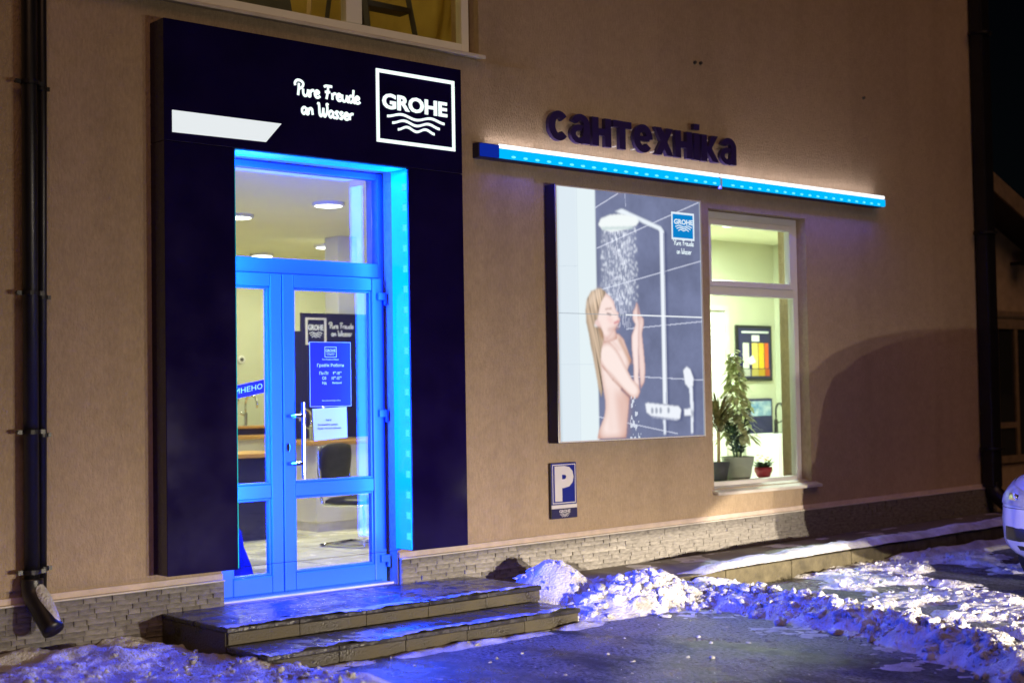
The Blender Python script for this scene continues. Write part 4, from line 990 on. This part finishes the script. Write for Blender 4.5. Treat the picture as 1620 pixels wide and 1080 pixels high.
# ================================================================== NEIGHBOUR HOUSE
NH = thing('neighbour_house', 'dark plastered neighbour house with sloping roof edge at far right', 'house', (17, 1.2, 0))
YN = 1.25
b = MB(); b.prism([(13.75, -.05), (19.5, -.05), (19.5, 2.05), (16.3, 3.36), (13.75, 4.40)], YN, YN + .3); b.build('wall', M_neigh, NH)
b = MB(); b.prism([(13.72, 4.42), (16.3, 3.37), (19.7, 1.98), (19.7, 2.16), (16.3, 3.55), (13.72, 4.60)], YN - .45, YN + 6); b.build('roof', M_roof, NH)
b = MB(); b.prism([(13.72, 4.40), (16.3, 3.35), (19.7, 1.96), (19.7, 2.18), (16.3, 3.57), (13.72, 4.62)], YN - .48, YN - .451); b.build('verge_board', M_trim, NH)
wf = framed(NH, M_trim, 15.88, 16.95, .55, 2.32, YN - .05, YN - .002, .09, .09, .09, .12, 'window', .006)
box('pane', M_carglass, wf, 15.97, 16.86, YN - .02, YN - .003, .64, 2.20); box('mullion', M_trim, wf, 16.36, 16.43, YN - .045, YN - .021, .64, 2.20); box('transom_bar', M_trim, wf, 15.971, 16.359, YN - .044, YN - .021, .98, 1.05)
box('lintel', M_trim, wf, 15.8, 17.0, YN - .07, YN - .052, 2.36, 2.42)
SL = thing('wall_floodlight', 'small unlit floodlight under the neighbour roof edge', 'floodlight', (16.45, 1.1, 3.0))
box('head', M_black, SL, 16.30, 16.52, YN - .30, YN - .18, 2.98, 3.14, .01); box('arm', M_black, SL, 16.38, 16.43, YN - .18, YN - .003, 3.0, 3.04)

# ================================================================== WHITE CAR
CAR = thing('parked_car', 'white parked car cut off by the right edge', 'car', (11.8, -3.3, 0)); BASE[CAR] = Vector((0, 0, 0))
CAR.location = (9.42, -3.27, .02)
NOSE = [(.0, .50, .36, .58), (.02, .62, .28, .66), (.07, .72, .22, .74), (.16, .80, .19, .83), (.30, .845, .18, .89), (.6, .86, .18, .955), (1.0, .87, .18, 1.01)]
def nose_x(y, z, e=3.6):
    for i in range(401):
        x = i * .0025; w = np.interp(x, [q[0] for q in NOSE], [q[1] for q in NOSE]); a = np.interp(x, [q[0] for q in NOSE], [q[2] for q in NOSE]); c = np.interp(x, [q[0] for q in NOSE], [q[3] for q in NOSE])
        if abs(y / w) ** e + abs((z - (a + c) / 2) / ((c - a) / 2)) ** e <= 1: return x
    return 1.0
def loft(stations, n=28, e=3.6):
    b = MB(); rings = []
    for (x, w, z0, z1) in stations:
        zc, hh = (z0 + z1) / 2, (z1 - z0) / 2
        for k in range(n):
            a = 2 * math.pi * k / n; c, s = math.cos(a), math.sin(a)
            b.v.append((x, w * math.copysign(abs(c) ** (2 / e), c), zc + hh * math.copysign(abs(s) ** (2 / e), s)))
    m = len(stations)
    for i in range(m - 1):
        for k in range(n):
            a = i * n + k; q = i * n + (k + 1) % n; b.f.append((a, q, q + n, a + n))
    b.f.append(tuple(range(n))[::-1]); b.f.append(tuple((m - 1) * n + k for k in range(n))); return b
loft([(.0, .50, .36, .58), (.02, .62, .28, .66), (.07, .72, .22, .74), (.16, .80, .19, .83), (.30, .845, .18, .89), (.6, .86, .18, .955), (1.0, .87, .18, 1.01), (1.6, .88, .18, 1.02), (2.6, .88, .18, 1.03), (3.5, .87, .2, 1.05), (3.95, .83, .25, 1.04), (4.12, .70, .32, .98)]).build('body', M_carw, CAR, smooth=True)
cab = MB(); st = [(.15, .55, .53, .70, .82), (.21, .58, .54, .72, 1.05), (.29, .62, .55, .76, 1.24), (.39, .66, .56, .80, 1.38), (.58, .72, .60, .84, 1.49), (.85, .77, .62, .90, 1.56), (1.3, .80, .64, .96, 1.62), (2.0, .80, .64, .98, 1.655), (3.2, .80, .64, .98, 1.65), (3.85, .77, .60, .98, 1.56), (4.04, .76, .62, .98, 1.05)]
N = 12
for (x, wb, wt, z0, z1) in st:
    for (yy, zz) in ((-wb, z0), (-wb + (wb - wt) * .3, z0 + (z1 - z0) * .35), (-wt - .02, z0 + (z1 - z0) * .8), (-wt + .08, z1 - .02 * (z1 - z0 > .1)), (-wt * .5, z1 + .012), (0, z1 + .018)): cab.v.append((x, yy, zz))
    for (yy, zz) in ((wt * .5, z1 + .012), (wt - .08, z1 - .02 * (z1 - z0 > .1)), (wt + .02, z0 + (z1 - z0) * .8), (wb - (wb - wt) * .3, z0 + (z1 - z0) * .35), (wb, z0), (0, z0 - .02)): cab.v.append((x, yy, zz))
for i in range(len(st) - 1):
    for k in range(N): a = i * N + k; q = i * N + (k + 1) % N; cab.f.append((a, q, q + N, a + N))
cab.f.append(tuple(range(N))[::-1]); cab.f.append(tuple((len(st) - 1) * N + k for k in range(N)))
cab.build('cabin', M_carw, CAR, smooth=True)
# windscreen and side windows
b = MB(); b.add([(.185, -.50, 1.00), (.185, .50, 1.00), (.275, .50, 1.245), (.385, .48, 1.395), (.385, -.48, 1.395), (.275, -.50, 1.245)], [(0, 1, 2, 5), (5, 2, 3, 4)]); o = b.build('windscreen', M_carglass, CAR); sm = o.modifiers.new('t', 'SOLIDIFY'); sm.thickness = .02; sm.offset = 0
for s in (-1, 1):
    for pts in ([(.95, 1.07), (1.75, 1.07), (1.75, 1.50), (1.15, 1.46)], [(1.85, 1.07), (3.35, 1.07), (3.30, 1.50), (1.85, 1.51)]):
        b = MB(); b.prism(pts, .0, .012); b.v = [(v[0], s * (.795 - (v[2] - 1.0) * .20 + v[1]), v[2]) for v in b.v]; b.build('side_window', M_carglass, CAR)
    # headlight, fog lamp opening: patches lying on the curved nose
    def patch(name, m, pts, lift, n=14):
        ys = [p[0] for p in pts]; zs_ = [p[1] for p in pts]; b = MB(); vid = {}
        # map a unit grid onto the quad pts (a,b,c,d)
        for i in range(n + 1):
            for k in range(n + 1):
                u, v = i / n, k / n
                yy = (1 - u) * (1 - v) * pts[0][0] + u * (1 - v) * pts[1][0] + u * v * pts[2][0] + (1 - u) * v * pts[3][0]
                zz = (1 - u) * (1 - v) * pts[0][1] + u * (1 - v) * pts[1][1] + u * v * pts[2][1] + (1 - u) * v * pts[3][1]
                b.v.append((nose_x(yy, zz) - lift * math.sin(math.pi * u) ** .4 * math.sin(math.pi * v) ** .4, s * (yy + lift * .6), zz))
        for i in range(n):
            for k in range(n): a = i * (n + 1) + k; b.f.append((a, a + n + 1, a + n + 2, a + 1))
        return b.build(name, m, CAR, smooth=True)
    H = patch('headlight', M_headl, [(.50, .60), (.80, .63), (.78, .80), (.52, .70)], .018)
    patch('headlight_reflector', M_chrome, [(.58, .645), (.70, .655), (.70, .725), (.58, .70)], .024)
    patch('fog_lamp_recess', M_black, [(.46, .36), (.735, .37), (.72, .47), (.46, .455)], .006)
    patch('bumper_seam', M_black, [(.30, .588), (.835, .600), (.835, .606), (.30, .594)], .004)
    patch('air_intake', M_black, [(.02, .30), (.60, .30), (.62, .335), (.02, .335)], .005)
    mr_ = MB(); mr_.box(1.22, 1.36, s * .9 - .09, s * .9 + .09, 1.02, 1.17); mr_.build('mirror', M_carw, CAR, .03, seg=3)
b = MB(); b.box(-.004, .05, -.42, .42, .50, .60); b.build('grille', M_black, CAR, .01)
b = MB(); b.box(.0, .06, -.26, .26, .36, .47); b.build('number_plate', M_signwhite, CAR, .004)
for x in (.78, 3.35):
    for s in (-1, 1):
        b = MB(); b.tube([(x, s * .70, .30), (x, s * .885, .30)], .31, 28); t_ = b.build('wheel', M_rubber, CAR, .03); BASE[t_] = Vector((0, 0, 0))
        b = MB(); b.tube([(x, s * .872, .30), (x, s * .892, .30)], .20, 24); b.build('rim', M_chrome, t_, .01)

# ================================================================== SNOW
def heightfield(name, x0, x1, y0, y1, step, fn, m, label):
    nx = int((x1 - x0) / step) + 1; ny = int((y1 - y0) / step) + 1
    X, Y = np.meshgrid(np.linspace(x0, x1, nx), np.linspace(y0, y1, ny)); Z, keep = fn(X, Y)
    idx = np.arange(nx * ny).reshape(ny, nx); q = np.stack([idx[:-1, :-1], idx[:-1, 1:], idx[1:, 1:], idx[1:, :-1]], -1).reshape(-1, 4)
    k = keep.reshape(-1)[q].any(1); q = q[k]; used = np.unique(q); mp = -np.ones(nx * ny, int); mp[used] = np.arange(len(used)); q = mp[q]
    co = np.stack([X, Y, Z], -1).reshape(-1, 3)[used]
    me = bpy.data.meshes.new(name); me.vertices.add(len(co)); me.vertices.foreach_set('co', co.ravel()); me.loops.add(q.size); me.loops.foreach_set('vertex_index', q.ravel())
    me.polygons.add(len(q)); me.polygons.foreach_set('loop_start', np.arange(0, q.size, 4)); me.polygons.foreach_set('use_smooth', np.ones(len(q), bool)); me.update(calc_edges=True); me.validate()
    o = link(name, me, m=m); tag(o, label, kind='stuff'); return o
def polydist(X, Y, pts):
    d = np.full(X.shape, 9.)
    for (a, b2), (c, e2) in zip(pts[:-1], pts[1:]):
        dx, dy = c - a, e2 - b2; t = np.clip(((X - a) * dx + (Y - b2) * dy) / (dx * dx + dy * dy), 0, 1); d = np.minimum(d, np.hypot(X - a - t * dx, Y - b2 - t * dy))
    return d
RIDGE = [(6.9, -1.0), (7.3, -1.08), (7.65, -1.2), (7.84, -1.5), (7.75, -1.96), (7.58, -2.6), (7.42, -3.15), (7.15, -3.75), (6.8, -4.3), (6.2, -5.1)]
def sst(a, b2, x): t = np.clip((x - a) / (b2 - a), 0, 1); return t * t * (3 - 2 * t)
def street_snow(X, Y):
    n1 = fbm(X, Y, 1.1, 1); n2 = fbm(X, Y, .32, 11); n3 = fbm(X, Y, .11, 23); n4 = fbm(X, Y, .045, 37, 3)
    wx = X + .05 * (n3 - .5); wy = Y + .05 * (n4 - .5)
    b1 = billow(wx, wy, .13, 5); b2 = billow(wx, wy, .060, 6); b3 = billow(wx, wy, .032, 7); d = polydist(X + .25 * (n2 - .5), Y + .25 * (n1 - .5), RIDGE)
    lumps = .10 * b1 * n2 + .052 * b2 * (.4 + n1) + .026 * b3
    h = np.full(X.shape, -.05)
    core = np.exp(-(d / .26) ** 2); fade = sst(.50, .12, d)
    h = np.maximum(h, (-.012 + .070 * n2) * core + lumps * (.35 + .65 * core) * fade - .05 * (1 - fade) - .02)
    # trampled snow between ridge and kerb and on to the right
    ridge_x = np.interp(Y, [-5.1, -4.3, -3.75, -3.15, -2.6, -1.96, -1.5, -1.2], [6.2, 6.8, 7.15, 7.42, 7.58, 7.75, 7.84, 7.65])
    right = sst(-.15, .3, X - ridge_x)
    pm = sst(.40, .62, .45 * n1 + .55 * n2)
    pt = -.034 + .026 * pm + (.034 * b2 + .016 * b3) * (.30 + .70 * pm) + .035 * (n3 - .5)
    h = np.maximum(h, np.where(right > 0, pt * right - .05 * (1 - right), -.05))
    # slush pushed against the kerb where it is buried, and on the pavement beside the heap
    kb = np.exp(-((Y + .93) / .12) ** 2) * np.maximum(.62 * sst(10.0, 10.6, X), sst(8.9, 8.0, X) * sst(6.6, 6.9, X))
    h = np.maximum(h, (.06 + G(X) + .08 * (n2 - .4) + .05 * b2) * kb - .035)
    fl = np.exp(-((Y + .55) / .32) ** 4) * sst(8.3, 7.4, X) * sst(6.5, 6.6, X); h = np.maximum(h, (.10 + G(X) + .05 * (n2 - .45) + .02 * b2) * fl - .02)
    # thin frozen film in front of ridge and steps
    film = (n1 * .5 + n2 * .5 - .56) * .05 + .008 * (n3 - .5) - .012 * sst(.2, 1.4, d) * (Y < -1.3) + .003 * (n4 - .5)
    h = np.maximum(h, np.where((X > 4.0), film, -.05))
    fs = np.exp(-((Y + 1.33) / .07) ** 2) * ((X > 4.2) & (X < 6.6)); h = np.maximum(h, (.05 * (n2 - .46) + .03 * (n3 - .5) + .014 * b3) * fs - .004)
    f2 = (.45 * n2 + .35 * n3 + .2 * n4 - .50) * .06 * np.exp(-(d / .75) ** 2) - .004 * sst(.3, .9, d) - .002; h = np.maximum(h, np.where(X > 4.6, f2, -.05))
    # heap beside the steps
    hp = .30 * np.exp(-(((X - 6.88) / .34) ** 2 + ((Y + .52) / .30) ** 2) ** 1.1) * (.8 + .45 * n2) + .02 * (n3 - .5) + .010 * b2
    h = np.maximum(h, np.where(hp > .03, hp, -.05))
    hp2 = .14 * np.exp(-(((X - 7.25) / .5) ** 2 + ((Y + 1.0) / .24) ** 2)) * (.6 + .8 * n2) + .8 * lumps - .02
    m2 = np.exp(-((np.abs(X - 7.25) / .75) ** 6 + (np.abs(Y + 1.0) / .36) ** 6)); h = np.maximum(h, hp2 * m2 - .06 * (1 - m2))
    # left heap
    lw = sst(4.45, 4.0, X + .16 * (Y + .8)) * sst(-2.6, -1.7, Y + .3 * (n1 - .5))
    lf = (.030 + .055 * sst(.3, .75, n1 * .4 + n2 * .6) + .04 * b1 * n2 + .022 * b2 + .012 * b3 + .05 * (n3 - .5) - .035) * lw - .05 * (1 - lw)
    h = np.maximum(h, lf)
    l2 = sst(4.7, 4.1, X) * sst(-3.4, -2.2, Y); h = np.maximum(h, (-.03 + .08 * sst(.42, .7, n2) + .012 * b2) * l2 - .05 * (1 - l2))
    # keep clear of the steps
    ins = (X > 4.13) & (X < 6.47) & (Y > -.79); ins2 = (X > 4.13) & (X < 6.40) & (Y > -1.2)
    return np.where(ins | ins2, -.05, h), (np.where(ins | ins2, -.05, h)) > -.018
heightfield('snow', 2.2, 12.8, -6.0, -.05, .0155, street_snow, M_snow, 'lumpy half-melted snow heaped along the kerb and steps')
def kerb_snow(X, Y):
    n2 = fbm(X, Y, .30, 51); n3 = fbm(X, Y, .08, 61); prof = np.exp(-((Y + .80) / .10) ** 4)
    w = sst(7.9, 8.4, X + .3 * (n2 - .5)); t = (.045 + .05 * n2 + .02 * (n3 - .5)) * prof * w
    t2 = .03 * (n2 - .62) * sst(-.9, -.3, -Y - .2 + 0 * X) - .002
    h = np.maximum(t - .004, t2); return .10 + G(X) + h, h > -.003
heightfield('kerb_snow', 7.4, 13.7, -.905, -.10, .02, kerb_snow, M_snow, 'band of snow lying on the kerb edge under the window')
def ledge(y0, z, x0, x1, seed, amt, wid):
    def fn(X, Y):
        n2 = fbm(X, Y, .22, seed); n3 = fbm(X, Y, .05, seed + 5); h = amt * (n2 - .40 + .35 * (n3 - .5)) * np.exp(-((Y - y0 - .02) / wid) ** 2) - .0012
        return z + h, h > -.0008
    return fn
heightfield('step_snow', 4.09, 6.50, -.834, -.60, .012, ledge(-.83, .2035, 4, 6.5, 71, .05, .05), M_snow, 'crust of snow along the upper step edge')
heightfield('step_snow', 4.08, 6.44, -1.275, -1.0, .012, ledge(-1.27, .1035, 4, 6.5, 81, .06, .06), M_snow, 'crust of snow along the lower step edge')
def step_frost(X, Y):
    n1 = fbm(X, Y, .5, 91); n3 = fbm(X, Y, .05, 92); h = .012 * (n1 - .60) + .004 * (n3 - .5); return .2035 + h, h > 0
heightfield('step_frost', 4.12, 6.48, -.78, -.05, .015, step_frost, M_ice, 'thin frost frozen onto the landing')
# loose clods: a dozen irregular crumbs, scattered at many sizes
ic = bmesh.new(); bmesh.ops.create_icosphere(ic, subdivisions=2, radius=1); iv = np.array([v.co[:] for v in ic.verts]); ifc = np.array([[v.index for v in f.verts] for f in ic.faces]); ic.free()
rg = np.random.RandomState(5); V = []; F = []; nn = 0
crumbs = []
for k in range(12):
    w = np.zeros(len(iv))
    for q in range(5): d_ = rg.randn(3); d_ /= np.linalg.norm(d_); w += .26 * np.sin(iv @ d_ * rg.uniform(2, 5.5) + rg.rand() * 6)
    crumbs.append(iv * (1 + np.clip(w, -.45, .7))[:, None])
xs, ys, ss = [], [], []
for _ in range(2100):
    k = rg.randint(len(RIDGE) - 1); t = rg.rand(); a, c = RIDGE[k], RIDGE[k + 1]
    xs.append(a[0] + (c[0] - a[0]) * t + rg.randn() * .14); ys.append(a[1] + (c[1] - a[1]) * t + rg.randn() * .14); ss.append(.006 + .036 * rg.rand() ** 3.0)
for _ in range(170): xs.append(rg.uniform(4.4, 9.5)); ys.append(rg.uniform(-4.5, -1.3)); ss.append(.004 + .014 * rg.rand() ** 3)
for _ in range(420): xs.append(rg.uniform(2.9, 4.3)); ys.append(rg.uniform(-2.2, -.5)); ss.append(.005 + .020 * rg.rand() ** 2.6)
for _ in range(260): xs.append(rg.uniform(6.5, 7.8)); ys.append(rg.uniform(-1.2, -.3)); ss.append(.006 + .02 * rg.rand() ** 2)
for _ in range(2000):
    xs.append(rg.uniform(7.2, 11.2)); ys.append(rg.uniform(-4.2, -.95)); ss.append(-(.004 + .022 * rg.rand() ** 3))
xs, ys, ss = map(np.array, (xs, ys, ss)); zz, _k = street_snow(xs, ys); ok = ~((xs > 4.08) & (xs < 6.5) & (ys > -1.28)) & ((ss > 0) | (zz > .010)); ss = np.abs(ss)
for x, y, s, z in zip(xs[ok], ys[ok], ss[ok], np.maximum(zz[ok], 0)):
    if y > -.9 and x > 7.5: continue
    an_ = rg.rand() * 6.3; c_ = crumbs[rg.randint(12)] * rg.uniform(.65, 1.3, 3); c_ = np.stack([c_[:, 0] * math.cos(an_) - c_[:, 1] * math.sin(an_), c_[:, 0] * math.sin(an_) + c_[:, 1] * math.cos(an_), c_[:, 2] * .8], 1); p = c_ * s + (x, y, z + s * .05); V.append(p); F.append(ifc + nn); nn += len(iv)
me = bpy.data.meshes.new('snow_clods'); me.from_pydata(np.concatenate(V).tolist(), [], np.concatenate(F).tolist()); me.polygons.foreach_set('use_smooth', [True] * len(me.polygons))
tag(link('snow_clods', me, m=M_snow), 'loose clods of snow scattered over the road and ridge', kind='stuff')
